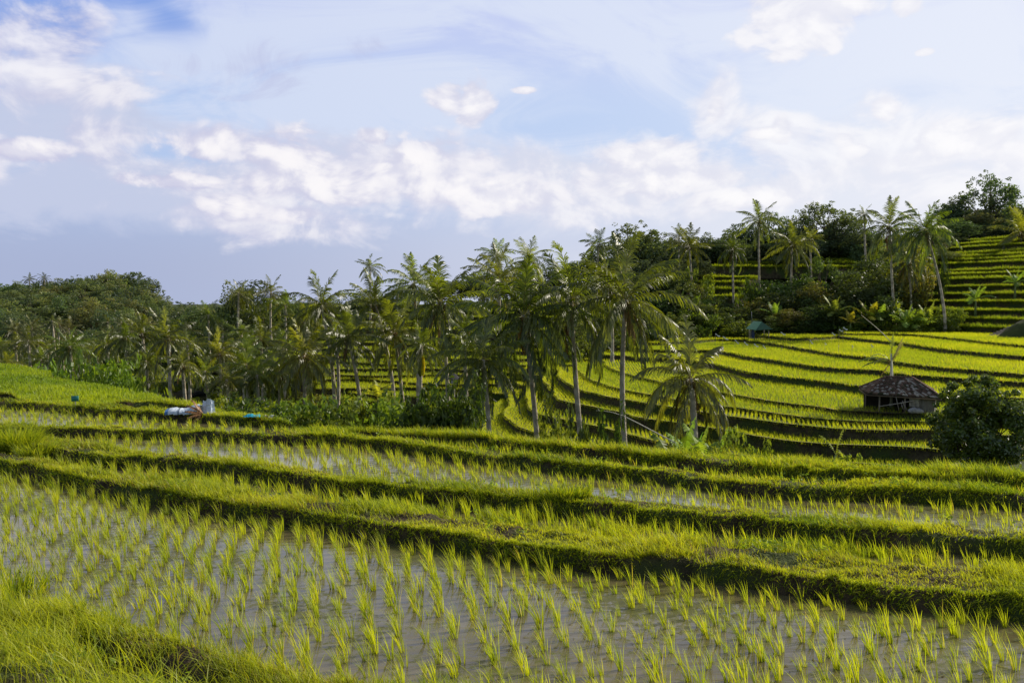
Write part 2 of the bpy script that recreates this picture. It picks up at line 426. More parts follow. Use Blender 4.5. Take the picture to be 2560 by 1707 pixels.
    # unseen warm grey band added for fill and water reflections, then the physical sky
    grey = mix(smooth(noise(3.0, 5, off=(2.2, 9.1, 0)), 0.35, 0.65), (0.56, 0.52, 0.46), (0.90, 0.84, 0.74))
    base = mix(smooth(el, 0.30, 0.42), base, grey)
    full = mix(smooth(el, 0.60, 1.0, 0.0, 1.0), base, sky.outputs[0])
    behind = smooth(math_('ABSOLUTE', az), 1.0, 2.0)
    full = mix(math_('MULTIPLY', behind, 0.8), full, sky.outputs[0])
    L.new(full, bg.inputs['Color'])
build_world()
sl = bpy.data.lights.new('sun', 'SUN'); sl.energy = 5.0; sl.angle = R(0.6); sl.color = (1.0, 0.92, 0.77)
so = bpy.data.objects.new('sun', sl); COL.objects.link(so)
sd = Vector((math.sin(SUN_AZ) * math.cos(SUN_EL), math.cos(SUN_AZ) * math.cos(SUN_EL), math.sin(SUN_EL)))
so.rotation_euler = (-sd).to_track_quat('-Z', 'Y').to_euler()
so.location = (30, 30, 60)

# ------------------------------------------------------------------ blades
def blades(p, h, w, lean, leandir, col, nseg=3, basedark=0.45, facing=None):
    """vectorised blades -> verts, tris, cols"""
    n = len(p)
    h = np.broadcast_to(h, n)[:, None]; w = np.broadcast_to(w, n)[:, None]; lean = np.broadcast_to(lean, n)[:, None]
    ld = np.stack([np.cos(leandir), np.sin(leandir)], 1)
    fa = rng.uniform(0, np.pi, n) if facing is None else facing
    wd = np.stack([np.cos(fa), np.sin(fa)], 1)
    V = []; C = []
    for i in range(nseg + 1):
        s = i / nseg
        base = np.empty((n, 3))
        base[:, :2] = p[:, :2] + ld * h * lean * s ** 1.8
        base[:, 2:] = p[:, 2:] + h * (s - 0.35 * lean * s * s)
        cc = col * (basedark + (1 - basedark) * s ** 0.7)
        if i < nseg:
            ww = w * (1 - s * 0.75) * 0.5
            a = base.copy(); a[:, :2] += wd * ww; b = base.copy(); b[:, :2] -= wd * ww
            V += [a, b]; C += [cc, cc]
        else:
            V.append(base); C.append(cc)
    k = 2 * nseg + 1
    V = np.stack(V, 1).reshape(-1, 3); C = np.stack(C, 1).reshape(-1, 3)
    T = []
    for i in range(nseg - 1):
        a = 2 * i
        T += [(a, a + 1, a + 3), (a, a + 3, a + 2)]
    a = 2 * (nseg - 1); T.append((a, a + 1, a + 2))
    T = np.array(T)
    T = (T[None] + (np.arange(n) * k)[:, None, None]).reshape(-1, 3)
    return V, T, C

def merge(parts):
    vs = []; ts = []; cs = []; off = 0
    for (v, t, c) in parts:
        vs.append(v); ts.append(t + off); cs.append(c); off += len(v)
    return np.concatenate(vs), np.concatenate(ts), np.concatenate(cs)

RICE_A = np.array([0.60, 0.60, 0.035]); RICE_B = np.array([0.25, 0.35, 0.022])
GR_A = np.array([0.58, 0.60, 0.04]); GR_B = np.array([0.17, 0.27, 0.022]); GR_Y = np.array([0.60, 0.48, 0.12])

def mixcol(a, b, f):
    return a[None] * (1 - f[:, None]) + b[None] * f[:, None]

def clumps(p, nb, h, spread, w, nseg=3, wind=0.25, tint=None):
    """rice clumps at p (N,3); h (N,)"""
    n = len(p)
    idx = np.repeat(np.arange(n), nb)
    m = len(idx)
    pp = p[idx].copy()
    an = rng.uniform(0, 2 * np.pi, m); rr = spread * np.sqrt(rng.uniform(0, 1, m))
    pp[:, 0] += np.cos(an) * rr; pp[:, 1] += np.sin(an) * rr
    hh = np.asarray(h)[idx] * rng.uniform(0.6, 1.08, m)
    lean = rng.uniform(0.02, 0.34, m)
    lx = np.cos(an) * lean - wind; ly = np.sin(an) * lean
    ld = np.arctan2(ly, lx); lean = np.hypot(lx, ly)
    ct = rng.uniform(0, 1, n) if tint is None else tint
    f = np.clip(0.55 * ct[idx] + 0.45 * rng.uniform(0, 1, m), 0, 1)
    c = mixcol(RICE_A, RICE_B, f)
    y = rng.uniform(0, 1, m) < 0.045
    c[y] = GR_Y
    return blades(pp, hh, w * rng.uniform(0.7, 1.2, m), lean, ld, c, nseg, 0.5)

# ------------------------------------------------------------------ near paddies as lines Y=g(t), t=X/Y
class Line:
    def __init__(s, pts, z, nz=0.05, seed=0):
        pts = sorted(pts)
        (x0, y0), (x1, y1) = pts[0], pts[1]
        pts = [(x0 - 160, y0 - (y1 - y0) / (x1 - x0) * 110)] + pts
        (x0, y0), (x1, y1) = pts[-2], pts[-1]
        pts = pts + [(x1 + 160, y1 + (y1 - y0) / max(x1 - x0, 5) * 110)]
        xs = np.array([a for a, b in pts]); ys = np.array([b for a, b in pts])
        g = np.arange(xs[0], xs[-1], 3.0)
        yy = np.interp(g, xs, ys)
        k = np.exp(-0.5 * (np.arange(-9, 10) / 4.0) ** 2); k /= k.sum()
        yy = np.convolve(np.pad(yy, 9, 'edge'), k, 'valid')
        w = [P(a, b, z) for a, b in zip(g, yy)]
        X = np.array([a for a, b in w]); Y = np.array([b for a, b in w])
        t = X / Y
        o = np.argsort(t); s.t = t[o]; s.Y = Y[o]; s.nz = nz; s.seed = seed
        sl = np.gradient(s.Y * s.t, s.t); sy = np.gradient(s.Y, s.t)
        s.c = 1 / np.sqrt(1 + (sy / np.maximum(np.abs(sl), 1e-3)) ** 2)
    def g(s, t, noise=True):
        Y = np.interp(t, s.t, s.Y)
        if noise and s.nz:
            X = t * Y
            Y = Y + s.nz * (2.2 * fbm(X * 0.9, X * 0 + 3.3, s.seed, 2) + 1.6 * fbm(X * 5, X * 0 + 1.3, s.seed + 5, 3))
        return Y

W1, W2, W3, W4 = 0.0, 0.07, 0.11, 0.15
B1, B2, B3, B4 = 0.20, 0.28, 0.28, 0.31
base1 = Line(cvs('G', [(0, 395), (200, 440), (400, 488), (600, 525), (800, 572), (1000, 605), (1200, 642), (1400, 682), (1600, 708), (1780, 728)],
                 'Hh', [(400, 795), (800, 850), (1200, 905), (1500, 950), (1850, 985)], 'I', [(600, 1012), (900, 1055), (1300, 1110), (1700, 1155), (2000, 1185), (2291, 1210)]), W1, 0.10, 1)
base2 = Line(cvs('G', [(0, 285), (200, 315), (430, 355), (800, 385), (1080, 405), (1300, 440), (1700, 490)],
                 'Hh', [(25, 520), (300, 548), (500, 565), (900, 605), (1300, 650), (1650, 690)], 'I', [(240, 640), (600, 690), (900, 730), (1400, 775), (1900, 805), (2291, 850)]), W2, 0.10, 2)
back2 = Line(cvs('G', [(0, 205), (400, 222), (650, 262), (1200, 330), (1700, 388)], 'Hh', [(0, 408), (500, 450), (1000, 500), (1400, 545), (1900, 590)],
                 'I', [(600, 585), (1000, 603), (1500, 625), (2000, 650), (2291, 672)]), B2, 0.10, 3)
base3 = Line(cvs('G', [(0, 195), (400, 205), (800, 213), (1200, 228), (1700, 252)], 'Hh', [(0, 240), (300, 270), (700, 330), (1100, 380), (1500, 422), (1900, 462)],
                 'I', [(600, 450), (900, 470), (1200, 482), (1600, 497), (2291, 535)]), W3, 0.08, 4)
back3 = Line(cvs('G', [(0, 168), (600, 172), (1000, 178), (1500, 196), (1900, 212)], 'Hh', [(300, 225), (700, 280), (1100, 335), (1500, 380), (1900, 418)],
                 'I', [(600, 400), (900, 418), (1200, 430), (1600, 445), (2291, 470)]), B3, 0.08, 5)
base4 = Line(cvs('G', [(0, 45), (300, 60), (500, 85), (800, 100), (1100, 120), (1500, 150), (1900, 180)], 'Hh', [(300, 198), (600, 222), (1000, 268), (1400, 312), (1900, 360)],
                 'I', [(500, 322), (900, 350), (1200, 370), (1700, 398), (2291, 412)]), W4, 0.08, 6)
edge_px = [(0, 365.6), (20, 368), (47, 376.7), (77, 383), (106, 390), (133, 397), (161, 402), (200, 411), (235, 418), (270, 423), (320, 426), (446, 430), (500, 432.5), (572, 440),
           (644, 447), (724, 453), (808, 460), (890, 464.4), (975, 468), (1024, 470)]
ez_px = [0, 47, 106, 161, 200, 235, 290, 360, 1024]; ez_z = [-0.3, -0.45, -0.65, -0.6, -0.35, -0.1, 0.15, 0.32, 0.32]
_e = []
edge_px = [(a, b + 6.5 * min(1, max(0, (a - 200) / 120))) for a, b in edge_px]
for (a, b) in edge_px:
    x, y = P(a, b, float(np.interp(a, ez_px, ez_z))); _e.append((x / y, y))
EDGE_T = np.array([-0.80] + [a for a, b in _e] + [0.75]); EDGE_Y = np.array([62.0] + [b for a, b in _e] + [13.5])
EZ_T = np.array([(a - 512) / F for a in ez_px])
def edgeY(t): return np.interp(t, EDGE_T, EDGE_Y)
def edgeZ(t): return np.interp(t, EZ_T, ez_z)
bank = Line(cvs('G', [(0, 1120), (200, 1150), (380, 1150), (600, 1210), (900, 1290), (1200, 1385), (1400, 1470), (1700, 1530), (2000, 1575), (2218, 1610)]) + [(480, 700), (640, 720), (1024, 790)], 0.12, 0.14, 8)

def near_zone(X, Y):
    """zone id and height of the near ground"""
    t = X / np.maximum(Y, 0.5)
    g1 = base1.g(t); g2 = base2.g(t); k2 = back2.g(t); g3 = base3.g(t); k3 = back3.g(t); g4 = base4.g(t)
    gb = bank.g(t); ge = edgeY(t)
    w1 = 0.95 + 0.12 * fbm(X, Y, 31, 2)
    lump = 0.09 * fbm(X * 1.6, Y * 1.6, 40, 3) + 0.09 * fbm(X * 6, Y * 6, 44, 2)
    def face(s, top, floor, wd=0.14):   # steep eroded face
        return floor + (top - floor) * np.clip(s / wd, 0, 1) ** 0.6
    z = np.full(X.shape, W1 - 0.06) + 0.03 * lump
    zone = np.zeros(X.shape, int)
    def setz(mask, zz, id):
        z[mask] = zz[mask]; zone[mask] = id
    setz(Y > g1, face(Y - g1, B1, W1 - .06) + lump * np.clip((Y - g1) / .2, 0, 1), 1)
    # back slope into paddy 2
    s = Y - (g1 + w1 * 1.15)
    setz(s > 0, np.maximum(B1 + lump - s * 0.9, W2 - 0.05), 1)
    setz((s > (B1 - W2) / 0.9), z * 0 + W2 - 0.06 + 0.06 * fbm(X * 1.2, Y * 1.2, 60, 3) + 0.03, 2)
    setz(Y > g2, face(Y - g2, B2, W2 - .06) + lump * np.clip((Y - g2) / .2, 0, 1), 3)
    setz(Y > np.maximum(k2, g2 + .7), z * 0 + W3 - 0.05 + 0.02 * lump, 4)
    setz(Y > g3, face(Y - g3, B3, W3 - .06) + lump, 5)
    setz(Y > np.maximum(k3, g3 + .6), z * 0 + W4 - 0.05 + 0.02 * lump, 6)
    setz(Y > g4, face(Y - g4, B4, W4 - .06) + lump, 7)
    # rolling small terraces out to the crest
    y0 = g4 + 0.9
    f = np.clip((Y - y0) / np.maximum(ge - y0, 0.3), 0, 1)
    zz = 0.30 + f * (edgeZ(t) - 0.30)
    q = 0.36
    zt = zz + 0.50 * fbm(X * 0.13, Y * 0.16, 71, 2) + 0.22 * (t + 0.2)
    qq = np.floor(zt / q); fr = zt / q - qq
    stp = (qq + np.clip((fr - 0.55) / 0.05, 0, 1)) * q - 0.22 * (t + 0.2)
    wide = np.clip((ge - y0 - 2.5) / 4, 0, 1)
    zz = zz * (1 - wide) + (stp + 0.05) * wide
    setz(Y > y0, zz + lump * 0.8, 8)
    s = Y - ge
    setz(s > 0, edgeZ(t) + lump - np.where(s < 1.2, s * 0.25, 0.3 + (s - 1.2) * 0.75), 9)
    # foreground bank
    s = gb - Y
    setz(s > 0, face(s, 0.16, W1 - .06, 0.25) + 1.4 * lump + 0.13 * np.clip(s - 0.9, 0, 6) - 0.16 * np.exp(-((s - 1.15) / 0.3) ** 2) * np.clip(1 + 3 * fbm(X * 0.9, Y * 0.9, 122, 2), 0, 1.5), 10)
    return zone, z

# ------------------------------------------------------------------ far base terrain
ctrl = [(-300, 4, -1.5), (512, 4, -1.5), (1300, 4, -1.5), (-100, 12, -1.5), (512, 12, -1.5), (1100, 12, -1.5), (512, 22, -1.8), (900, 16, -1.6), (1100, 16, -1.6),
        (0, 30, -1.5), (100, 30, -1.5), (250, 26, -1.6), (0, 50, -1.5), (-200, 50, -1.0), (-300, 90, -3),
        (60, 62, -6), (160, 52, -7), (270, 42, -7), (400, 40, -7.5), (512, 40, -7.5), (640, 38, -6.8), (760, 36, -6), (900, 32, -5), (1000, 32, -4.4), (1120, 32, -4.2),
        (512, 60, -9), (640, 56, -8.5), (760, 52, -7.5), (900, 49, -6.6), (1000, 44, -4.3), (1100, 46, -4),
        (300, 60, -8.4), (400, 60, -8.4), (300, 85, -8.6), (400, 85, -8.4), (480, 85, -8.4), (100, 95, -11), (0, 95, -10.6), (200, 90, -10.5), (0, 150, -9.5), (200, 150, -9.5), (-200, 150, -8), (100, 190, -9),
        (300, 110, -9), (420, 108, -8.9), (540, 108, -8.9), (400, 126, -7), (540, 126, -7), (400, 150, -5.0), (540, 150, -5.0), (400, 165, -3.2), (540, 170, -1.6), (300, 165, -4.5), (300, 130, -7.5),
        (640, 80, -7.4), (760, 75, -6.6), (900, 70, -5.8), (1024, 66, -5.2), (1150, 66, -5),
        (640, 110, -5.5), (800, 100, -4.8), (1000, 90, -4.2), (1150, 90, -4), (700, 140, -4), (850, 135, -3.6), (1000, 115, -3.3), (1150, 115, -3.2),
        (880, 150, -3.0), (950, 143, -2.9), (1024, 132, -2.8), (950, 170, 1.8), (1024, 165, 3.5), (950, 190, 8.2), (1024, 185, 9), (950, 212, 14), (1024, 205, 14.2), (1150, 200, 14.5), (1000, 240, 16), (1150, 240, 17), (1000, 400, 16), (1300, 300, 18),
        (880, 165, 0.5), (880, 190, 5.5), (900, 215, 11), (900, 300, 12),
        (640, 165, -1.2), (750, 165, -0.6), (820, 165, -0.8), (640, 182, 2.0), (750, 176, 4.2), (820, 176, 4), (640, 205, 5.5), (750, 190, 8.3), (820, 190, 8.3), (750, 230, 10), (600, 230, 7), (850, 230, 10), (750, 400, 8), (600, 400, 3),
        (540, 200, 2.2), (450, 200, 0.5), (400, 220, 0), (330, 200, -3), (260, 200, -7.5), (540, 300, 3), (400, 300, -4), (300, 300, -10),
        (60, 225, -7), (60, 255, -3), (60, 290, 0.2), (0, 290, -0.3), (-100, 290, -1), (120, 285, 0.6), (150, 290, -0.8), (175, 300, -7), (210, 320, -12), (60, 400, -10), (-150, 420, -8), (200, 420, -14), (350, 420, -12),
        (-300, 700, -14), (200, 700, -15), (512, 700, -12), (900, 700, -5), (1300, 700, -5), (-300, 2000, -22), (512, 2000, -22), (1300, 2000, -20), (-300, 6000, -30), (512, 6000, -30), (1300, 6000, -30)]
cx = np.array([(a - 512) / F * d for a, d, z in ctrl]); cy = np.array([d for a, d, z in ctrl], float); cz = np.array([z for a, d, z in ctrl])
def warp(x, y):
    r = np.hypot(x, y) + 1e-6
    k = np.log1p(r / 40.0) * 40.0 / r
    return x * k, y * k
_wx, _wy = warp(cx, cy)
_A = -np.hypot(_wx[:, None] - _wx[None], _wy[:, None] - _wy[None])
n_ = len(cx)
_S = np.zeros((n_ + 1, n_ + 1)); _S[:n_, :n_] = _A - 0.02 * np.eye(n_); _S[:n_, n_] = 1; _S[n_, :n_] = 1
_sol = np.linalg.solve(_S, np.append(cz, 0)); _wgt, _c0 = _sol[:n_], _sol[n_]
def base_z(x, y):
    x = np.asarray(x, float); y = np.asarray(y, float)
    sh = x.shape; x = x.ravel(); y = y.ravel()
    wx, wy = warp(x, y)
    out = np.empty(len(x))
    for i in range(0, len(x), 20000):
        out[i:i + 20000] = -np.hypot(wx[i:i + 20000, None] - _wx[None], wy[i:i + 20000, None] - _wy[None]) @ _wgt + _c0
    r = np.hypot(x, y)
    out += 0.5 * fbm(x * 0.15, y * 0.15, 90, 3) * np.clip(r / 60, 0.4, 4)
    return out.reshape(sh)

# one sheet of ground reaching the horizon
rr_ = np.concatenate([[0.5], np.geomspace(3, 40, 30), np.linspace(42, 320, 210), np.geomspace(330, 9000, 50)])
aa_ = np.concatenate([np.linspace(-math.pi, -0.8, 30)[:-1], np.linspace(-0.8, 0.8, 221), np.linspace(0.8, math.pi, 30)[1:]])
AA, RR = np.meshgrid(aa_, rr_)
gx = np.sin(AA) * RR; gy = np.cos(AA) * RR
front = np.cos(AA) > 0.25
gz = np.where(front, base_z(gx, np.maximum(gy, 0.1)), -2.0 - 0.004 * RR)
fade = np.clip((np.cos(AA) - 0.25) / 0.35, 0, 1)
gz = gz * fade + (-2.0 - 0.004 * RR) * (1 - fade)
nr, na = AA.shape
idx = np.arange(nr * na).reshape(nr, na)
q = np.stack([idx[:-1, :-1], idx[:-1, 1:], idx[1:, 1:], idx[1:, :-1]], -1).reshape(-1, 4)
me = make_mesh('ground', np.stack([gx, gy, gz], -1), quads=q, mats=M['ground'], smooth=True)
tag(link('ground', me), kind='structure')

# near ground heightfield
xs = np.arange(-36, 20.01, 0.085)
ys = np.concatenate([np.arange(4.5, 26, 0.075), np.arange(26, 70, 0.2)])
XX, YY = np.meshgrid(xs, ys)
keep = (np.abs(XX / YY) < 0.72)
zone, ZZ = near_zone(XX, YY)
nr, na = XX.shape
idx = np.arange(nr * na).reshape(nr, na)
kq = keep[:-1, :-1] & keep[1:, 1:] & (ZZ[:-1, :-1] > -9.5)
q = np.stack([idx[:-1, :-1], idx[:-1, 1:], idx[1:, 1:], idx[1:, :-1]], -1)[kq]
used = np.unique(q); remap = np.full(nr * na, -1); remap[used] = np.arange(len(used))
V3 = np.stack([XX, YY, ZZ], -1).reshape(-1, 3)[used]
me = make_mesh('paddy_ground', V3, quads=remap[q], mats=M['mud'], smooth=True)
tag(link('paddy_ground', me), kind='structure')

# water sheets
def water_sheet(name, lo, hi, z):
    ts = np.linspace(-0.70, 0.70, 160)
    a = lo(ts) - 0.25; b = hi(ts) + 0.35
    b = np.maximum(b, a + 0.05)
    v = []
    for t, y0, y1 in zip(ts, a, b):
        v.append((t * y0, y0, z)); v.append((t * y1, y1, z))
    n = len(ts)
    q = [(2 * i, 2 * i + 2, 2 * i + 3, 2 * i + 1) for i in range(n - 1)]
    o = link(name, make_mesh(name, v, quads=q, mats=M['water']))
    tag(o, kind='structure')
water_sheet('paddy_water', lambda t: bank.g(t, False), lambda t: base1.g(t, False), W1)
water_sheet('paddy_water', lambda t: base1.g(t, False) + 1.4, lambda t: base2.g(t, False), W2)
water_sheet('paddy_water', lambda t: np.minimum(np.maximum(back2.g(t, False), base2.g(t, False) + .8), base3.g(t, False)), lambda t: base3.g(t, False), W3)
water_sheet('paddy_water', lambda t: np.maximum(back3.g(t, False), base3.g(t, False) + .75), lambda t: base4.g(t, False), W4)

# ------------------------------------------------------------------ terrace slabs
SLABS = []   # (poly Nx2, z)
SNAME = []
def resample(pts, step, wob=0.0, seed=0):
    pts = np.asarray(pts, float)
    # catmull-rom
    out = []
    for i in range(len(pts) - 1):
        p0 = pts[max(i - 1, 0)]; p1 = pts[i]; p2 = pts[i + 1]; p3 = pts[min(i + 2, len(pts) - 1)]
        n = max(2, int(np.hypot(*(p2 - p1)) / step))
        for k in range(n):
            u = k / n
            # clamp tangents so that uneven spacing does not loop
            m1 = (p2 - p0) * 0.5; m2 = (p3 - p1) * 0.5; L = np.hypot(*(p2 - p1))
            for m in (m1, m2):
                l = np.hypot(*m)
                if l > L: m *= L / l
            h00 = 2 * u**3 - 3 * u**2 + 1; h10 = u**3 - 2 * u**2 + u; h01 = -2 * u**3 + 3 * u**2; h11 = u**3 - u**2
            out.append(h00 * p1 + h10 * m1 + h01 * p2 + h11 * m2)
    out.append(pts[-1])
    out = np.array(out)
    if wob:
        out[:, 0] += wob * fbm(out[:, 0] * 0.5, out[:, 1] * 0.5, seed, 3)
        out[:, 1] += wob * fbm(out[:, 0] * 0.5, out[:, 1] * 0.5, seed + 9, 3)
    return out

def inpoly(px, py, poly):
    px = np.asarray(px); py = np.asarray(py)
    ins = np.zeros(px.shape, bool)
    x0, y0 = poly[:, 0], poly[:, 1]; x1, y1 = np.roll(x0, -1), np.roll(y0, -1)
    bb = (px > x0.min()) & (px < x0.max()) & (py > y0.min()) & (py < y0.max())
    ix = np.where(bb)[0]
    qx = px[ix]; qy = py[ix]; r = np.zeros(len(ix), bool)
    for a, b, c, d in zip(x0, y0, x1, y1):
        if b == d: continue
        m = ((b > qy) != (d > qy))
        r ^= m & (qx < (c - a) * (qy - b) / (d - b) + a)
    ins[ix] = r
    return ins

lipfringe = []   # (pts, z, outward normals, far)
def slab(front, close, z, depth, step=0.6, rimw=0.35, rimh=0.07, wob=0.5, seed=0, out=0.35, rows=4, name='rice_terrace'):
    fr = resample(front, step, wob, seed)
    cl = np.asarray(close, float)
    poly = np.concatenate([fr, cl])
    # orientation
    a = 0.5 * np.sum(poly[:, 0] * np.roll(poly[:, 1], -1) - np.roll(poly[:, 0], -1) * poly[:, 1])
    sgn = 1 if a > 0 else -1
    tan = np.gradient(fr, axis=0); tan /= np.maximum(np.hypot(tan[:, 0], tan[:, 1])[:, None], 1e-6)
    nor = np.stack([tan[:, 1], -tan[:, 0]], 1) * sgn    # outward
    V = []; Q = []; T = []; MI = []
    n = len(fr)
    # rim: outer edge, raised crest, inner edge
    hz = 0.05 * fbm(fr[:, 0] * 0.8, fr[:, 1] * 0.8, seed + 3, 3)
    V.append(np.column_stack([fr, z + rimh + hz]))
    V.append(np.column_stack([fr - nor * rimw * 0.8, z + rimh * 0.9 + hz]))
    V.append(np.column_stack([fr - nor * rimw * 1.2, np.full(n, z - 0.02)]))
    # wall rows
    for r in range(1, rows + 1):
        f = r / rows
        off = out * f ** 1.3 + 0.22 * fbm(fr[:, 0] * 1.3 + f * 7, fr[:, 1] * 1.3, seed + 20 + r, 3)
        V.append(np.column_stack([fr + nor * off[:, None], np.full(n, z - depth * f)]))
    ii = np.arange(n - 1)
    def strip(a, b): return np.stack([a * n + ii, a * n + ii + 1, b * n + ii + 1, b * n + ii], 1)
    Q.append(strip(0, 1)); MI += [1] * (n - 1)
    Q.append(strip(1, 2)); MI += [1] * (n - 1)
    prev = 0
    for r in range(rows):
        Q.append(strip(prev, 3 + r)); MI += [2] * (n - 1); prev = 3 + r
    V = np.concatenate(V)
    # closing walls
    top = np.concatenate([np.column_stack([cl, np.full(len(cl), z)])])
    nb = len(V)
    # flat top
    tess = tessellate_polygon([[Vector((p[0], p[1], 0)) for p in poly]])
    tt = np.array(tess); topv = np.column_stack([poly, np.full(len(poly), z)])
    V = np.concatenate([V, topv]); tt = tt + nb
    me = make_mesh(name, V, tris=tt, quads=np.concatenate(Q), mats=[M['soil'], M['rim'], M['mudfar']], matidx=np.array([0] * len(tt) + MI))
    o = link(name, me); tag(o, kind='structure')
    SLABS.append((poly, z)); SNAME.append(name)
    lipfringe.append((fr, z + rimh, nor))
    return o

def terr(pxs, h):
    return [P(a, b, H - h) for a, b in pxs]

def close_pts(front, dback, pl=None, pr=1150, dr=None):
    """closing polygon far behind: right side first"""
    xr, yr = front[-1]; xl, yl = front[0]
    tr = (pr - 512) / F
    tl = xl / yl if pl is None else (pl - 512) / F
    dr = dr or dback
    return [(tr * max(yr, 20) * 1.0, yr * 0.98), (tr * dr, dr), (tl * dback, dback)]

AM = []   # amphitheatre
def am(h, segs, dback, depth, seed, **k):
    f = terr(cvs(*segs), h)
    slab(f, close_pts(f, dback), H - h, depth, seed=seed, **k)
am(10.9, ['A', [(230, 800), (360, 850), (330, 920), (300, 980), (262, 1060), (240, 1140), (500, 1250), (1000, 1330), (2352, 1500)]], 112, 1.3, 11)
am(10.4, ['A', [(215, 640), (250, 690), (290, 705), (380, 740), (470, 755), (600, 765), (530, 840), (455, 920), (420, 1020), (440, 1120), (900, 1240), (2352, 1420)]], 118, 1.1, 12)
am(9.85, ['A', [(350, 610), (480, 622), (560, 660), (640, 688), (690, 700), (682, 760), (695, 830), (645, 880), (640, 930), (700, 1000), (800, 1055), (950, 1105), (1300, 1180), (2352, 1350)]], 118, 1.1, 13)
am(9.24, ['A', [(500, 585), (630, 575), (740, 620), (830, 650), (850, 690), (855, 760), (870, 850), (920, 900), (990, 925), (1250, 985), (1600, 1055), (1810, 1115), (2130, 1190)], 'B', [(392, 1315), (900, 1400), (2352, 1500)]], 118, 1.1, 14)
am(8.44, ['A', [(700, 520), (800, 535), (900, 540), (1010, 552), (1003, 590), (1080, 660), (1120, 720), (1170, 780), (1370, 830), (1600, 872), (1810, 915)], 'B', [(0, 1035), (392, 1090), (830, 1160), (1340, 1250), (1700, 1288), (1900, 1300), (2352, 1318)], 'C', [(900, 1345), (1300, 1380), (1803, 1420)]], 120, 1.2, 15)
am(7.75, ['A', [(850, 480), (950, 455), (1035, 455), (1100, 490), (1172, 490), (1163, 540), (1220, 600), (1350, 670), (1550, 730), (1800, 780), (2200, 845)], 'B', [(500, 965), (900, 1025), (1340, 1085), (1700, 1125), (2000, 1150), (2352, 1160)], 'C', [(940, 1165), (1400, 1200), (1803, 1230)]], 122, 1.0, 16)
am(7.48, ['A', [(1130, 420), (1230, 440), (1320, 440), (1330, 480), (1385, 520), (1480, 580), (1700, 660), (2000, 725), (2200, 760)], 'B', [(300, 850), (600, 900), (900, 935), (1200, 975), (1700, 1045), (2352, 1075)], 'C', [(940, 1080), (1400, 1100), (1803, 1120)]], 124, 0.8, 17)
am(7.20, ['A', [(1400, 385), (1590, 400), (1630, 440), (1700, 480), (1800, 520), (2000, 570), (2200, 620)], 'B', [(250, 700), (590, 765), (900, 810), (1200, 860), (1500, 905), (1800, 938), (1900, 960), (2200, 985)], 'C', [(600, 1005), (940, 1018), (1400, 1030), (1803, 1040)]], 126, 0.8, 18)
am(6.6, ['A', [(1360, 345), (1430, 316), (1550, 335), (1800, 352), (2000, 370)], 'B', [(300, 450), (700, 505), (860, 540), (1070, 590), (1340, 630), (1700, 670), (2150, 725)], 'C', [(500, 775), (900, 812), (1400, 830), (1803, 850)]], 160, 1.0, 19)
am(6.1, ['A', [(1590, 275), (1640, 262), (1800, 270), (2080, 292)], 'B', [(120, 370), (400, 372), (700, 375), (900, 402), (1070, 435), (1340, 475), (1700, 530), (2000, 558), (2352, 576)], 'C', [(510, 600), (950, 637), (1430, 670), (1803, 695)]], 165, 0.9, 20)
am(5.65, ['A', [(1830, 215), (1900, 210), (2060, 225)], 'B', [(120, 303), (500, 285), (760, 264), (1000, 270), (1100, 285), (1170, 290), (1400, 325), (1700, 375), (2000, 420), (2352, 455)], 'C', [(500, 482), (900, 535), (1300, 570), (1803, 615)]], 170, 0.8, 21)
am(5.15, ['B', [(500, 182), (700, 178), (1060, 192), (1180, 225), (1280, 235), (1400, 248), (1540, 258), (1800, 245), (1930, 236), (1980, 231), (2100, 250)], 'C', [(0, 232), (200, 260), (600, 302), (1000, 360), (1500, 410), (1803, 435)]], 176, 0.8, 22)
am(4.75, ['B', [(700, 130), (1000, 140), (1290, 150), (1450, 165), (1480, 163), (1560, 155), (1900, 190), (2050, 211)], 'C', [(300, 212), (700, 219), (1000, 245), (1400, 288), (1803, 330)]], 182, 0.8, 23)
# mid-valley terraces behind the palm row
mid = [(402, 10.6), (396, 10.2), (390, 9.75), (383, 9.35), (376, 8.95), (370, 8.5), (364, 8.1), (358, 7.65), (351, 7.1), (344.5, 6.5), (337, 5.65), (329.5, 4.6), (323, 3.75), (317, 2.95), (311.5, 2.15), (306, 1.25)]
for i, (y, h) in enumerate(mid):
    pts = []
    ph = random.uniform(0, 6)
    x0 = 300 + random.uniform(-25, 25) + (0 if i > 3 else 20)
    cur = x0
    while cur < 700:
        u = (cur - 300) / 300
        yo = -0.035 * (y - 300) * math.exp(-((cur - 330) / 60) ** 2) + 0.02 * (y - 300) * math.sin(cur * 0.035 + ph) + (0.02 * (y - 300) if cur > 480 else 0)
        pts.append((cur, y + yo)); cur += random.uniform(14, 34)
    f = terr(pts, h)
    slab(f, close_pts(f, min(f[0][1] + 60, 195), pr=700), H - h, 1.3, seed=40 + i, wob=1.4, step=1.0, rimw=0.5, name='valley_terrace')
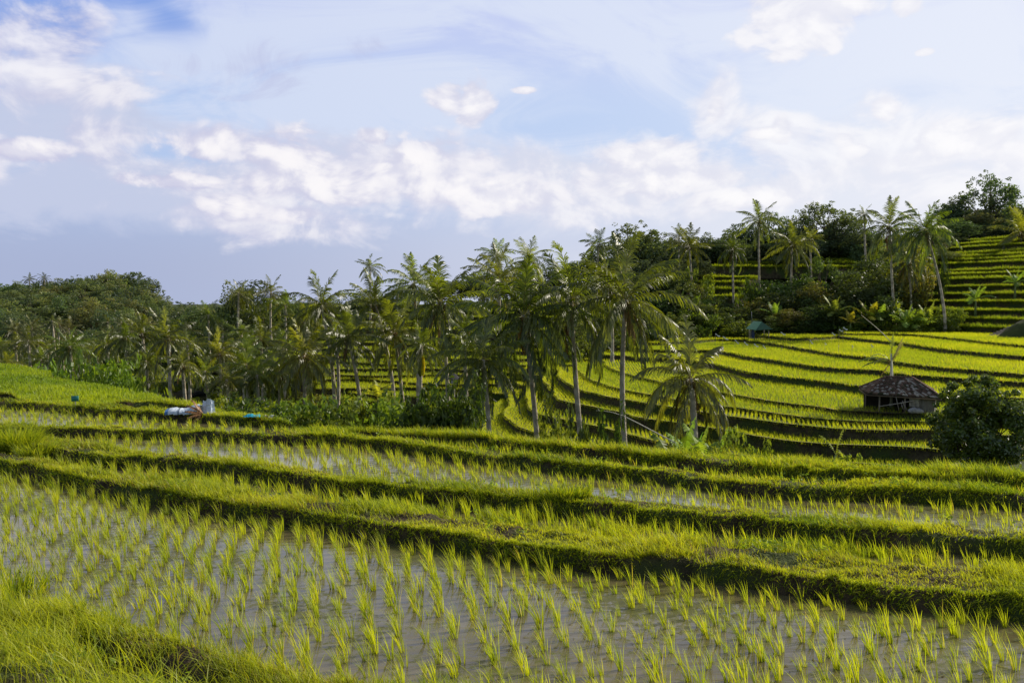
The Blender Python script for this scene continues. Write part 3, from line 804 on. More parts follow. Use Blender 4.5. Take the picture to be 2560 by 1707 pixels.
# right hillside
fy = [1285, 1190, 1098, 1000, 915, 830, 745, 690, 650, 570, 530, 490, 455, 390, 350, 315]
HILL = []
for k, yy in enumerate(fy):
    _, py = cv('Fz', 1500, yy)
    d = 142 + 4.2 * k
    z = H - (py - 300) / F * d
    if abs(z - H) < 0.05: z += 0.1
    x0 = [960, 940, 925, 885, 895, 902, 910, 915, 915, 915, 918, 920, 925, 925, 930, 930][k] - 18
    pts = []
    for j in range(9):
        px = x0 + (1160 - x0) * j / 8
        dd = d * (1 + 0.11 * (974 - px) / 100) + 0.5 * math.sin(j * 1.3 + k)
        if j == 0: dd += 4
        pts.append(((px - 512) / F * dd, dd))
    slab(pts, [(0.66 * 235, 235), ((x0 - 512) / F * 235, 235)], z, 2.0, seed=70 + k, wob=1.2, step=1.2, rimw=0.5, name='hillside_terrace')
    HILL.append((d, z))
# ridge terraces in the centre right
for k, (y, x0, x1, d) in enumerate([(296, 700, 738, 168), (289, 696, 742, 171), (282, 692, 745, 174), (277, 700, 752, 177), (266.5, 712, 852, 183), (263, 745, 858, 187), (260, 765, 858, 191)]):
    z = H - (y - 300) / F * d
    pts = []
    for j in range(8):
        px = x0 - 18 + (x1 + 6 - x0 + 18) * j / 7
        dd = d + 0.8 * math.sin(j + k) + (6 if j in (7,) else 0) + (3 if j == 0 else 0)
        pts.append(((px - 512) / F * dd, dd))
    slab(pts, [((x1 + 10 - 512) / F * 200, 200), ((x0 - 20 - 512) / F * 200, 200)], z, 2.2, seed=100 + k, wob=1.5, step=1.2, rimw=0.5, name='ridge_terrace')
# small bright terrace seen through the left palms
f = [P(*cv('E', a, b), -6.2) for a, b in [(745, 262), (800, 275), (900, 292), (1050, 300), (1150, 296)]]
slab(f, [PD(255, 400, 140)[:2], PD(228, 400, 140)[:2], PD(190, 400, 118)[:2]], -6.2, 1.5, seed=150, name='valley_terrace')
f = [P(*cv('E', a, b), -7.4) for a, b in [(560, 300), (850, 330), (1000, 350), (1200, 370), (1350, 390)]]
slab(f, [PD(260, 400, 140)[:2], PD(200, 400, 140)[:2]], -7.4, 1.5, seed=151, name='valley_terrace')

def ground_z(x, y):
    """height of whatever ground is at x,y"""
    x = np.atleast_1d(np.asarray(x, float)); y = np.atleast_1d(np.asarray(y, float))
    z = base_z(x, y)
    nm = (y > 4.5) & (y < 70) & (np.abs(x / np.maximum(y, .1)) < 0.72) & (x > -36) & (x < 20)
    if nm.any():
        _, zz = near_zone(x[nm], y[nm]); z[nm] = np.maximum(z[nm], zz)
    for poly, pz in SLABS:
        m = inpoly(x, y, poly)
        z = np.where(m & (z < pz), pz, z)
    return z
def gz1(x, y): return float(ground_z(x, y)[0])

# ------------------------------------------------------------------ terrace rice and fringe grass
def terrace_rice():
    parts = []
    for i, (poly, z) in enumerate(SLABS):
        x0, y0 = poly.min(0); x1, y1 = poly.max(0)
        d = poly[:, 1].min()
        sp = 0.29 if d < 75 else (0.36 if d < 110 else 0.55)
        if z > H - 1.5: y1 = min(y1, d + 14)
        rot = rng.uniform(-0.25, 0.25)
        nx = int((x1 - x0) / sp * 1.5); ny = int((y1 - y0) / sp * 1.5)
        a, b = np.meshgrid(np.arange(nx) - nx / 2, np.arange(ny) - ny / 2)
        a = a.ravel() * sp; b = b.ravel() * sp
        ca, sa = math.cos(rot), math.sin(rot)
        X = a * ca - b * sa + (x0 + x1) / 2; Y = a * sa + b * ca + (y0 + y1) / 2
        m = (Y > y0) & (Y < y1) & (np.abs(X / Y) < 0.545)
        X, Y = X[m], Y[m]
        m = inpoly(X, Y, poly); X, Y = X[m], Y[m]
        for j, (p2, z2) in enumerate(SLABS):
            if z2 > z and len(X):
                m = ~inpoly(X, Y, p2); X, Y = X[m], Y[m]
        if not len(X): continue
        if len(X) > 26000:
            s = rng.permutation(len(X))[:26000]; X, Y = X[s], Y[s]
        X = X + rng.normal(0, sp * 0.09, len(X)); Y = Y + rng.normal(0, sp * 0.09, len(X))
        p = np.column_stack([X, Y, np.full(len(X), z)])
        h = rng.uniform(0.26, 0.42, len(X)) * (1 if sp < .3 else 1.15)
        tint = np.clip(0.45 + 1.9 * fbm(X * 0.09, Y * 0.09, 200 + i, 3) + rng.uniform(-.25, .25) + (0.4 if SNAME[i] == 'valley_terrace' else 0) + rng.normal(0, .15, len(X)), 0, 1)
        parts.append(clumps(p, 5 if sp < .3 else (6 if sp < .5 else 5), h, 0.05 if sp < .3 else 0.09, 0.03 if sp < .3 else (0.045 if sp < .5 else 0.07), nseg=1 if d > 75 else 2, wind=0.12, tint=tint))
    v, t, c = merge(parts)
    o = link('rice_plants', make_mesh('rice_plants', v, t, col=c, mats=M['rice']))
    tag(o, 'bright green young rice planted in rows over the far terraces', 'rice', kind='stuff')
    print('terrace rice tris', len(t))
terrace_rice()

def fringe():
    parts = []
    for i, (fr, z, nor) in enumerate(lipfringe):
        seg = np.hypot(*np.diff(fr, axis=0).T); L = np.concatenate([[0], np.cumsum(seg)])
        d = fr[:, 1].mean()
        dens = 60 if d < 90 else (26 if z < H - 3.9 else 60)
        n = int(L[-1] * dens)
        s = rng.uniform(0, L[-1], n)
        X = np.interp(s, L, fr[:, 0]); Y = np.interp(s, L, fr[:, 1]); nx = np.interp(s, L, nor[:, 0]); ny = np.interp(s, L, nor[:, 1])
        m = np.abs(X / Y) < 0.55
        X, Y, nx, ny = X[m], Y[m], nx[m], ny[m]; n = len(X)
        if not n: continue
        inn = rng.uniform(-0.12, 0.4, n)
        p = np.column_stack([X - nx * inn, Y - ny * inn, np.full(n, z - 0.03) - np.where(inn < 0, 0.12, 0)])
        far = d > 90
        patch = 0.5 + 1.2 * fbm(X * 0.3, Y * 0.3, 300 + i, 2)
        hill = z > H - 3.9
        h = rng.uniform(0.10, 0.28, n) * (1.5 if far else 1) * (0.6 + 0.8 * np.clip(patch, 0, 1)) * (1.8 if hill else 1)
        ld = np.arctan2(ny, nx) + rng.normal(0, 0.9, n)
        f = np.clip(rng.uniform(0, 1, n) * 0.7 + 0.5 * fbm(X * .2, Y * .2, 33, 2), 0, 1)
        c = mixcol(GR_A, GR_B, f); yy = rng.uniform(0, 1, n) < 0.08; c[yy] = GR_Y
        if SNAME[i] == 'valley_terrace': c = c * 0.72
        if hill: c = c * np.array([0.72, 0.82, 1.0])
        parts.append(blades(p, h, 0.08 if far else 0.035, rng.uniform(0.2, 0.9, n), ld, c, 1, 0.6))
        # tufts growing on the earth faces
        m = int(n * (0.45 if not hill else 1.0))
        s = rng.integers(0, n, m)
        dz = rng.uniform(0.05, 0.8, m) ** (1 if not hill else 1.6) * (0.35 + 1.3 * np.clip(patch[s], 0, 1)) 
        p = np.column_stack([X[s] + nx[s] * (0.04 + dz * 0.3), Y[s] + ny[s] * (0.04 + dz * 0.3), z - dz])
        c = mixcol(GR_A, GR_B, rng.uniform(0.4, 1, m)) * 0.6
        parts.append(blades(p, rng.uniform(0.10, 0.22, m) * (1.4 if far else 1), 0.07 if far else 0.035, rng.uniform(0.3, 0.9, m), np.arctan2(ny[s], nx[s]) + rng.normal(0, .8, m), c, 1, 0.6))
    v, t, c = merge(parts)
    o = link('lip_grass', make_mesh('lip_grass', v, t, col=c, mats=M['grass']))
    tag(o, 'short grass fringing the earth lips of the far terraces', 'grass', kind='stuff')
    print('fringe tris', len(t))
fringe()

# ------------------------------------------------------------------ near grass and rice
def scatter(n, tmin, tmax, ymin, ymax):
    """area-uniform points in a view-shaped wedge"""
    Y = np.sqrt(rng.uniform(ymin ** 2, ymax ** 2, n)); t = rng.uniform(tmin, tmax, n)
    return t * Y, Y

def near_grass():
    parts = []
    n = 1500000
    # wedge area 0.5*(ymax^2-ymin^2)*(dt)
    X, Y = scatter(n, -0.56, 0.56, 5.0, 31)
    # thin with distance
    
    zone, z = near_zone(X, Y)
    want = np.zeros(12); want[[1, 3, 5, 7, 8, 10, 9]] = 1
    m = (want[zone] > 0)
    m2 = (zone == 2) & (fbm(X * 1.3, Y * 1.3, 60, 3) > 0.02)
    m = m | m2
    X, Y, z, zone = X[m], Y[m], z[m], zone[m]
    t = X / Y
    s1 = Y - base1.g(t)
    # distance thinning
    keepp = np.clip(1.25 - Y / 34, 0.3, 1.0)
    keepp[zone == 10] = 1.0
    # bare earth on the faces
    face = ((zone == 1) & (s1 < 0.13)) | ((zone == 3) & (Y - base2.g(t) < 0.15)) | ((zone == 5) & (Y - base3.g(t) < 0.13)) | ((zone == 7) & (Y - base4.g(t) < 0.11))
    keepp[face] *= 0.045
    bare = fbm(X * 1.1, Y * 1.1, 55, 3)
    keepp *= np.clip(0.9 + bare * 4.2, 0.06, 1)
    sb = bank.g(t) - Y
    keepp = np.where((zone == 10) & (np.abs(sb - 1.15) < 0.28), keepp * np.clip(0.4 - 3 * fbm(X * 0.9, Y * 0.9, 122, 2), 0.08, 1), keepp)
    m = rng.uniform(0, 1, len(X)) < keepp
    X, Y, z, zone, face = X[m], Y[m], z[m], zone[m], face[m]
    n = len(X); print('near grass blades', n)
    patch = fbm(X * 0.55, Y * 0.55, 81, 3)
    tall = np.clip(0.5 + 2.2 * fbm(X * 0.9 + 40, Y * 0.9, 83, 3), 0, 1)
    h = (0.055 + 0.16 * tall) * rng.uniform(0.5, 1.3, n)
    h = np.where(zone == 10, h * 1.25, h); h = np.where(np.isin(zone, (3, 5, 7)), h * 0.8, h)
    h = np.where(zone == 9, h * 1.3, h)
    ld = rng.normal(math.pi, 1.3, n)
    f = np.clip(0.45 + 1.5 * patch + rng.normal(0, 0.2, n), 0, 1)
    c = mixcol(GR_A, GR_B, f)
    yel = np.clip(3 * fbm(X * 0.35, Y * 0.35, 87, 2), 0, 1) * np.isin(zone, (3, 8))
    c = c * (1 - 0.6 * yel[:, None]) + np.array([0.42, 0.46, 0.03]) * 0.6 * yel[:, None]
    dry = rng.uniform(0, 1, n) < np.clip(0.07 + 0.5 * fbm(X * .7, Y * .7, 210, 2), 0.02, .4); c[dry] = GR_Y * 0.7
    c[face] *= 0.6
    p = np.column_stack([X, Y, z - 0.01])
    w = np.clip(0.004 + 0.0006 * Y, 0.007, 0.024) * rng.uniform(0.7, 1.3, n)
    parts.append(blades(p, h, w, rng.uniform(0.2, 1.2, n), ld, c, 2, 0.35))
    # overhang blades drooping over the lips
    for ln, top, w_ in ((base1, B1, 0), (base2, B2, 0), (base3, B3, 0), (base4, B4, 0)):
        m = 9000
        t = rng.uniform(-0.56, 0.56, m); Y = ln.g(t) + rng.uniform(0.0, 0.22, m); X = t * Y
        _, z = near_zone(X, Y)
        ok = (z > top - 0.22); X, Y, z = X[ok], Y[ok], z[ok]; m = len(X)
        gap = fbm(X * 0.8, Y * 0.8, 140, 3)
        ok = rng.uniform(0, 1, m) < np.clip(0.7 + 3 * gap, 0.1, 1); X, Y, z = X[ok], Y[ok], z[ok]; m = len(X)
        c = mixcol(GR_A, GR_B, np.clip(rng.normal(0.6, .25, m), 0, 1))
        parts.append(blades(np.column_stack([X, Y, z]), rng.uniform(0.05, 0.13, m), 0.010 + 0.0004 * Y, rng.uniform(0.5, 1.7, m), rng.normal(-math.pi / 2, 0.8, m), c, 2, 0.5))
    # tall grass along the plateau edge
    m = 34000
    t = rng.uniform(-0.56, 0.56, m); Y = edgeY(t) + rng.normal(0.1, 0.6, m); X = t * Y
    _, z = near_zone(X, Y)
    pt = np.clip(0.5 + 2.5 * fbm(X * 0.7, Y * 0.7, 91, 3), 0.1, 1)
    ok = rng.uniform(0, 1, m) < pt; X, Y, z, pt = X[ok], Y[ok], z[ok], pt[ok]; m = len(X)
    c = mixcol(GR_A, GR_B, np.clip(rng.normal(0.45, .3, m), 0, 1)); dry = rng.uniform(0, 1, m) < .06; c[dry] = GR_Y
    parts.append(blades(np.column_stack([X, Y, z - .02]), rng.uniform(0.10, 0.30, m) * pt, 0.010 + 0.0005 * Y, rng.uniform(0.1, 0.7, m), rng.normal(math.pi, 1.4, m), c, 2, 0.5))
    # long seeding blades on the foreground bank
    m = 9000
    t = rng.uniform(-0.56, 0.1, m); Y = np.sqrt(rng.uniform(5.0 ** 2, 11 ** 2, m)); X = t * Y
    zn, z = near_zone(X, Y)
    cl = fbm(X * 1.2, Y * 1.2, 96, 3)
    ok = (zn == 10) & (cl > -0.03); X, Y, z = X[ok], Y[ok], z[ok]; m = len(X)
    c = mixcol(GR_A * 1.05, GR_B, np.clip(rng.normal(0.4, .3, m), 0, 1))
    parts.append(blades(np.column_stack([X, Y, z]), rng.uniform(0.14, 0.42, m), rng.uniform(0.007, 0.013, m), rng.uniform(0.3, 1.2, m), rng.normal(math.pi, 1.5, m), c, 4, 0.4))
    v, t, c = merge(parts)
    o = link('bund_grass', make_mesh('bund_grass', v, t, col=c, mats=M['grass']))
    tag(o, 'bright short grass covering the bunds and the near bank', 'grass', kind='stuff')
    print('near grass tris', len(t))
near_grass()

def left_slope():
    parts = []
    n = 230000
    X, Y = scatter(n, -0.56, 0.0, 27, 64)
    zone, z = near_zone(X, Y)
    t = X / Y
    m = ((zone == 8) | ((zone == 9) & (Y - edgeY(t) < 3)))
    X, Y, z = X[m], Y[m], z[m]; t = t[m]; n = len(X)
    pat = fbm(X * 0.22, Y * 0.22, 160, 3)
    h = (0.10 + 0.16 * np.clip(0.5 + 2 * pat, 0, 1)) * rng.uniform(0.6, 1.2, n)
    f = np.clip(0.5 - 2.0 * pat + rng.normal(0, .2, n), 0, 1)
    c = mixcol(np.array([0.40, 0.47, 0.03]), GR_B, f)
    # shade put into the grass colour where the little steps face the viewer
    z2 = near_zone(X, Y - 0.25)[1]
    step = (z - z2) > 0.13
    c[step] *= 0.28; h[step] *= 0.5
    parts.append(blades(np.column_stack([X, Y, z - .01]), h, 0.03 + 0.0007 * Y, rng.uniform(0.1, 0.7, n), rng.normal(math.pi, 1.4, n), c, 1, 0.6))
    v, t_, c = merge(parts)
    o = link('slope_grass', make_mesh('slope_grass', v, t_, col=c, mats=M['grass']))
    tag(o, 'yellow green rice and grass over the low slope on the left', 'grass', kind='stuff')
left_slope()

def weeds():
    m = 2600
    X, Y = scatter(m, -0.54, 0.54, 5.6, 30)
    zn, z = near_zone(X, Y)
    ok = np.isin(zn, (1, 3, 5, 7, 10)) & (fbm(X * .9, Y * .9, 230, 2) > 0.0); X, Y, z = X[ok], Y[ok], z[ok]
    k = 16; n = len(X) * k
    an = rng.uniform(0, 6.28, n); r = rng.uniform(0.01, 0.09, n)
    c = np.stack([np.repeat(X, k) + np.cos(an) * r, np.repeat(Y, k) + np.sin(an) * r, np.repeat(z, k) + rng.uniform(0.03, 0.15, n)], 1)
    nr_ = rng.normal(0, .5, (n, 3)) + [0, 0, 1]; nr_ /= np.linalg.norm(nr_, axis=1)[:, None]
    a = np.cross(nr_, rng.normal(0, 1, (n, 3))); a /= np.linalg.norm(a, axis=1)[:, None]; b = np.cross(nr_, a)
    s_ = rng.uniform(0.014, 0.034, n)[:, None]
    V = np.stack([c - a * s_, c + b * s_ * .55, c + a * s_, c - b * s_ * .55], 1).reshape(-1, 3)
    cc = mixcol(np.array([.34, .42, .05]), np.array([.10, .18, .03]), rng.uniform(0, 1, n))
    o = link('weeds', make_mesh('weeds', V, quads=np.arange(n * 4).reshape(n, 4), col=np.repeat(cc, 4, 0), mats=M['grass']))
    tag(o, 'small broad leaved weeds growing in the grass of the bunds', 'weeds', kind='stuff')
weeds()

def floating():
    m = 9000
    X, Y = scatter(m, -0.54, 0.54, 7.0, 26)
    zn, z = near_zone(X, Y)
    lv = {0: W1, 2: W2, 4: W3, 6: W4}
    ok = np.isin(zn, (0, 2, 4, 6)) & (fbm(X * .7, Y * 1.4, 260, 3) > 0.03); X, Y, zn = X[ok], Y[ok], zn[ok]
    n = len(X); zz = np.array([lv[int(q)] for q in zn]) + 0.006
    a = rng.uniform(0, 6.28, n); L = rng.uniform(0.008, 0.05, n); w = rng.uniform(0.004, 0.012, n)
    dx, dy = np.cos(a), np.sin(a)
    def pt(u, v): return np.stack([X + dx * L * u - dy * w * v, Y + dy * L * u + dx * w * v, zz], 1)
    V = np.stack([pt(-1, 0), pt(0, -1), pt(1, 0), pt(0, 1)], 1).reshape(-1, 3)
    cc = mixcol(np.array([.30, .30, .06]), np.array([.16, .12, .06]), rng.uniform(0, 1, n))
    o = link('floating_debris', make_mesh('floating_debris', V, quads=np.arange(n * 4).reshape(n, 4), col=np.repeat(cc, 4, 0), mats=M['grass']))
    tag(o, 'bits of duckweed and straw floating on the muddy water', 'debris', kind='stuff')
floating()

def near_rice():
    specs = [(0, 0.265, 0.17, 14, (0.22, 0.39)), (2, 0.25, 0.3, 11, (0.22, 0.34)), (4, 0.27, 0.28, 9, (0.20, 0.31)), (6, 0.28, 0.28, 8, (0.18, 0.29))]
    allp = []
    for (zn, sp, rot, nb, hr) in specs:
        a, b = np.meshgrid(np.arange(-260, 261), np.arange(-260, 261))
        a = a.ravel() * sp; b = b.ravel() * sp * 0.72
        X = a * math.cos(rot) - b * math.sin(rot); Y = a * math.sin(rot) + b * math.cos(rot) + 14
        m = (Y > 6.3) & (Y < 45) & (np.abs(X / np.maximum(Y, 1)) < 0.555); X, Y = X[m], Y[m]
        X = X + rng.normal(0, 0.045, len(X)) + 0.16 * fbm(X * .8, Y * .8, 5, 2); Y = Y + rng.normal(0, 0.045, len(Y))
        zone, z = near_zone(X, Y)
        z2 = near_zone(X, Y - 0.07)[0]; z3 = near_zone(X, Y + 0.10)[0]
        m = (zone == zn) & (z2 == zn) & (z3 == zn) & (rng.uniform(0, 1, len(X)) > 0.04)
        X, Y, z = X[m], Y[m], z[m]
        h = rng.uniform(hr[0], hr[1], len(X)) * (1 + 0.35 * fbm(X * .5, Y * .5, 9, 2))
        allp.append((np.column_stack([X, Y, z]), h, nb, zn))
    P1p, P1h, nb, _ = allp[0]
    vis = np.abs(P1p[:, 0] / P1p[:, 1]) < 0.515
    scr = (H - P1p[:, 2]) / P1p[:, 1] * F + 300   # photo height of the foot
    vis &= scr < 700
    order = np.argsort(np.where(vis, P1p[:, 1], 1e9))
    near = order[:300]; rest = np.setdiff1d(np.arange(len(P1p)), near)
    # ten different clumps
    metas = []
    for k in range(16):
        v, t, c = clumps(np.array([[0, 0, 0.]]), int(rng.integers(12, 25)), np.array([0.35]), 0.025, 0.0088, 4, wind=0.26)
        metas.append(make_mesh('rice_clump', v, t, col=c, mats=M['rice']))
    for q, i in enumerate(near):
        o = bpy.data.objects.new('rice_clump', metas[(q * 7 + q // 16) % 16]); COL.objects.link(o)
        o.location = P1p[i]; o.rotation_euler = (0, 0, rng.uniform(-0.5, 0.5))
        s = P1h[i] / 0.34; o.scale = (s * rng.uniform(.85, 1.15), s * rng.uniform(.85, 1.15), s)
        tag(o, 'young green rice clump standing in the muddy water of the nearest paddy', 'rice', 'rice clumps in the nearest paddy')
    parts = []
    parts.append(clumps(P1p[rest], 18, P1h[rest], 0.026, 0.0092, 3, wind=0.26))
    for (p, h, nb, zn) in allp[1:]:
        parts.append(clumps(p, nb, h, 0.035, 0.013 if zn < 6 else 0.017, 2, wind=0.2))
    v, t, c = merge(parts)
    o = link('rice_seedlings', make_mesh('rice_seedlings', v, t, col=c, mats=M['rice']))
    tag(o, 'rows of young rice standing in the near flooded paddies', 'rice', kind='stuff')
    print('rice clumps', sum(len(a[0]) for a in allp), 'tris', len(t))
near_rice()
#@@PART2@@
# ================================================================== PLANTS
def unit(v):
    return v / np.maximum(np.linalg.norm(v, axis=-1, keepdims=True), 1e-9)

def frond(length, elev0, bend, az, nleaf, leaflen, col, rc, droop=0.4, twist=0.0, lw=0.045, rg=None, full=True, fold=0.0):
    """one pinnate frond from the origin -> verts, tris, cols"""
    rg = rg or rng
    ns = 12
    s = np.linspace(0, 1, ns)
    e = elev0 - bend * s ** 1.25
    ds = length / (ns - 1)
    h = np.concatenate([[0], np.cumsum(np.cos(e[:-1]) * ds)]); z = np.concatenate([[0], np.cumsum(np.sin(e[:-1]) * ds)])
    side = twist * s ** 2 * length * 0.25
    ca, sa = math.cos(az), math.sin(az)
    rach = np.stack([h * ca - side * sa, h * sa + side * ca, z], 1)
    V = []; T = []; C = []; off = 0
    # rachis, three sided
    rad = 0.045 * (1 - 0.85 * s)
    lat = np.array([-sa, ca, 0.0])
    tanv = unit(np.gradient(rach, axis=0)); up = unit(np.cross(tanv, lat))
    ring = np.stack([rach + lat * rad[:, None], rach - lat * rad[:, None], rach - up * rad[:, None] * 1.0], 1).reshape(-1, 3)
    t = []
    for i in range(ns - 1):
        for k in range(3):
            a, b = i * 3 + k, i * 3 + (k + 1) % 3
            t += [(a, b, b + 3), (a, b + 3, a + 3)]
    V.append(ring); T.append(np.array(t)); C.append(np.tile(rc, (len(ring), 1))); off += len(ring)
    # leaflets
    u = np.linspace(0.10, 0.995, nleaf)
    for sd in (-1, 1):
        uu = np.clip(u + rg.normal(0, 0.004, nleaf), 0, 1)
        base = np.stack([np.interp(uu, s, rach[:, k]) for k in range(3)], 1)
        tv = unit(np.stack([np.interp(uu, s, tanv[:, k]) for k in range(3)], 1))
        uv = unit(np.stack([np.interp(uu, s, up[:, k]) for k in range(3)], 1))
        L = leaflen * np.sin(np.pi * np.clip(uu * 0.85 + 0.12, 0, 1)) ** 0.7 * rg.uniform(0.85, 1.1, nleaf)
        fw = 0.5 + 0.9 * uu
        cw = np.repeat(rg.normal(0, 0.16, (nleaf // 4 + 1, 3)), 4, 0)[:nleaf]
        d0 = unit(cw + lat * sd * (1 - fold) + tv * fw[:, None] + uv * (0.25 - fold * .6) + rg.normal(0, 0.045, (nleaf, 3)))
        d1 = unit(d0 + np.array([0, 0, -1.0]) * (droop * rg.uniform(0.7, 1.4, nleaf))[:, None])
        d2 = unit(d1 + np.array([0, 0, -1.0]) * (droop * 1.6 * rg.uniform(0.7, 1.4, nleaf))[:, None])
        p1 = base + d0 * (L * 0.25)[:, None]; p2 = p1 + d1 * (L * 0.4)[:, None]; p3 = p2 + d2 * (L * 0.35)[:, None]
        wv = unit(tv - d1 * np.sum(tv * d1, 1)[:, None])
        w = (lw * rg.uniform(0.8, 1.2, nleaf))[:, None]
        vs = np.stack([base - wv * w * 0.3, base + wv * w * 0.3, p1 - wv * w * .55, p1 + wv * w * .55, p2 - wv * w * 0.45, p2 + wv * w * 0.45, p3], 1)
        n = nleaf
        tt = np.array([(0, 1, 3), (0, 3, 2), (2, 3, 5), (2, 5, 4), (4, 5, 6)]) if full else np.array([(0, 1, 5), (0, 5, 4), (4, 5, 6)])
        tt = (tt[None] + (np.arange(n) * 7)[:, None, None]).reshape(-1, 3)
        cc = col[None] * rg.uniform(0.75, 1.25, (n, 1))
        c7 = np.repeat(cc[:, None], 7, 1); c7[:, 6] *= 1.15
        V.append(vs.reshape(-1, 3)); T.append(tt + off); C.append(c7.reshape(-1, 3)); off += n * 7
    return np.concatenate(V), np.concatenate(T), np.concatenate(C)

PG = np.array([0.095, 0.118, 0.019]); PY = np.array([0.26, 0.29, 0.05]); PD_ = np.array([0.055, 0.085, 0.022])
def palm_crown(seed, nf=26, nleaf=44, L=4.8, ll=1.12, lw=0.06, full=True, up=84, down=-38, young=0.0, dense=1.0):
    rg = np.random.default_rng(seed)
    parts = []
    for i in range(nf):
        f = i / (nf - 1)
        el = R(up + (down - up) * f ** 0.60) + rg.normal(0, 0.10)
        bend = R(40 + 34 * math.sin(f * 2.4)) * rg.uniform(0.6, 1.4)
        az = i * 2.399963 + rg.normal(0, 0.25)
        ln = L * rg.uniform(0.86, 1.08) * (0.72 + 0.28 * min(1, f * 3))
        age = f
        c = PG * (1.15 - 0.35 * age) * rg.uniform(0.8, 1.25)
        if rg.uniform() < 0.16: c = c * 0.55 + PY * 0.45
        if young: c = c * (1 - young) + np.array([0.42, 0.40, 0.05]) * young
        dr = 0.42 + 0.85 * age * rg.uniform(0.7, 1.3)
        parts.append(frond(ln, el, bend, az, nleaf, ll * rg.uniform(.9, 1.1), c, np.array([0.30, 0.28, 0.10]) * rg.uniform(.7, 1.1), dr, rg.normal(0, 0.5), lw, rg, full, fold=0.12 + 0.2 * rg.uniform()))
    return merge(parts)

def dead_fronds(seed, n=3, L=3.4, nleaf=26):
    rg = np.random.default_rng(seed); parts = []
    for i in range(n):
        c = np.array([0.19, 0.115, 0.05]) * rg.uniform(0.6, 1.3)
        parts.append(frond(L * rg.uniform(.6, 1.1), R(rg.uniform(-72, -35)), R(rg.uniform(15, 50)), rg.uniform(0, 6.28), nleaf, 0.75, c, np.array([0.28, 0.19, 0.10]), 1.4, 0, 0.05, rg, True, fold=.5))
    return merge(parts)

CROWN_HI = [make_mesh('crown', *(lambda r: (r[0], r[1]))(r), col=r[2], mats=M['palm']) for r in
            [palm_crown(500 + i, nf=n, up=u, down=dn, L=l) for i, (n, u, dn, l) in enumerate([(26, 86, -42, 5.0), (23, 90, -32, 5.4), (28, 84, -48, 5.0), (22, 90, -36, 5.4), (25, 84, -44, 5.1), (21, 88, -26, 5.2)])]]
CROWN_LO = [make_mesh('crown', r[0], r[1], col=r[2], mats=M['palmfar']) for r in
            [palm_crown(600 + i, nf=n, nleaf=26, lw=0.085, full=False, up=u, down=dn) for i, (n, u, dn) in enumerate([(22, 84, -40), (18, 86, -28), (20, 80, -50), (16, 88, -30), (24, 82, -45)])]]
CROWN_MID = [make_mesh('crown', r[0], r[1], col=r[2], mats=M['palm']) for r in
            [palm_crown(650 + i, nf=n, nleaf=40, lw=0.06, full=False, up=u, down=dn) for i, (n, u, dn) in enumerate([(24, 84, -40), (20, 88, -30), (26, 80, -50), (22, 86, -38)])]]
DEAD = [make_mesh('dead_frond', r[0], r[1], col=r[2], mats=M['dead']) for r in [dead_fronds(700 + i, n) for i, n in enumerate([3, 4, 2])]]
def nuts_mesh(seed):
    rg = np.random.default_rng(seed); mb = MB()
    for i in range(11):
        a = rg.uniform(0, 6.28); r = rg.uniform(0.22, 0.42); z = rg.uniform(-0.65, -0.1)
        c = (r * math.cos(a), r * math.sin(a), z); s = rg.uniform(0.10, 0.14)
        v = []; n1, n2 = 6, 8
        for p in range(n1 + 1):
            for t in range(n2):
                ph = math.pi * p / n1; th = 2 * math.pi * t / n2
                v.append((c[0] + s * math.sin(ph) * math.cos(th), c[1] + s * math.sin(ph) * math.sin(th), c[2] + 1.25 * s * math.cos(ph)))
        q = [(p * n2 + t, p * n2 + (t + 1) % n2, (p + 1) * n2 + (t + 1) % n2, (p + 1) * n2 + t) for p in range(n1) for t in range(n2)]
        mb.add(v, (), q)
    return mb.mesh('coconut_bunch', M['husk'], True)
NUTS = [nuts_mesh(i) for i in range(2)]

def trunk_mesh(dx, dy, h, r0, seed, n=9):
    rg = np.random.default_rng(seed)
    mb = MB(); pts = []; rad = []; cols = []
    k = 26
    wob = rg.uniform(-0.03, 0.03) * h
    for i in range(k + 1):
        f = i / k
        bx = dx * f ** 1.35 + wob * math.sin(f * math.pi)
        by = dy * f ** 1.35
        pts.append((bx, by, h * f - (0.5 if i == 0 else 0)))
        r = r0 * (1.0 - 0.38 * f) * (1 + (0.7 * math.exp(-f * h / 0.5))) * (1.05 if i % 2 else 0.96)
        rad.append(r)
        g = (0.85 + 0.3 * (i % 2)) * rg.uniform(0.85, 1.1)
        cols += [(g, g * 0.97, g * 0.92)] * n
    cols += [(1, 1, 1)] * 2
    mb.tube(pts, rad, n, np.array(cols))
    return mb.mesh('trunk', M['trunk'], True)

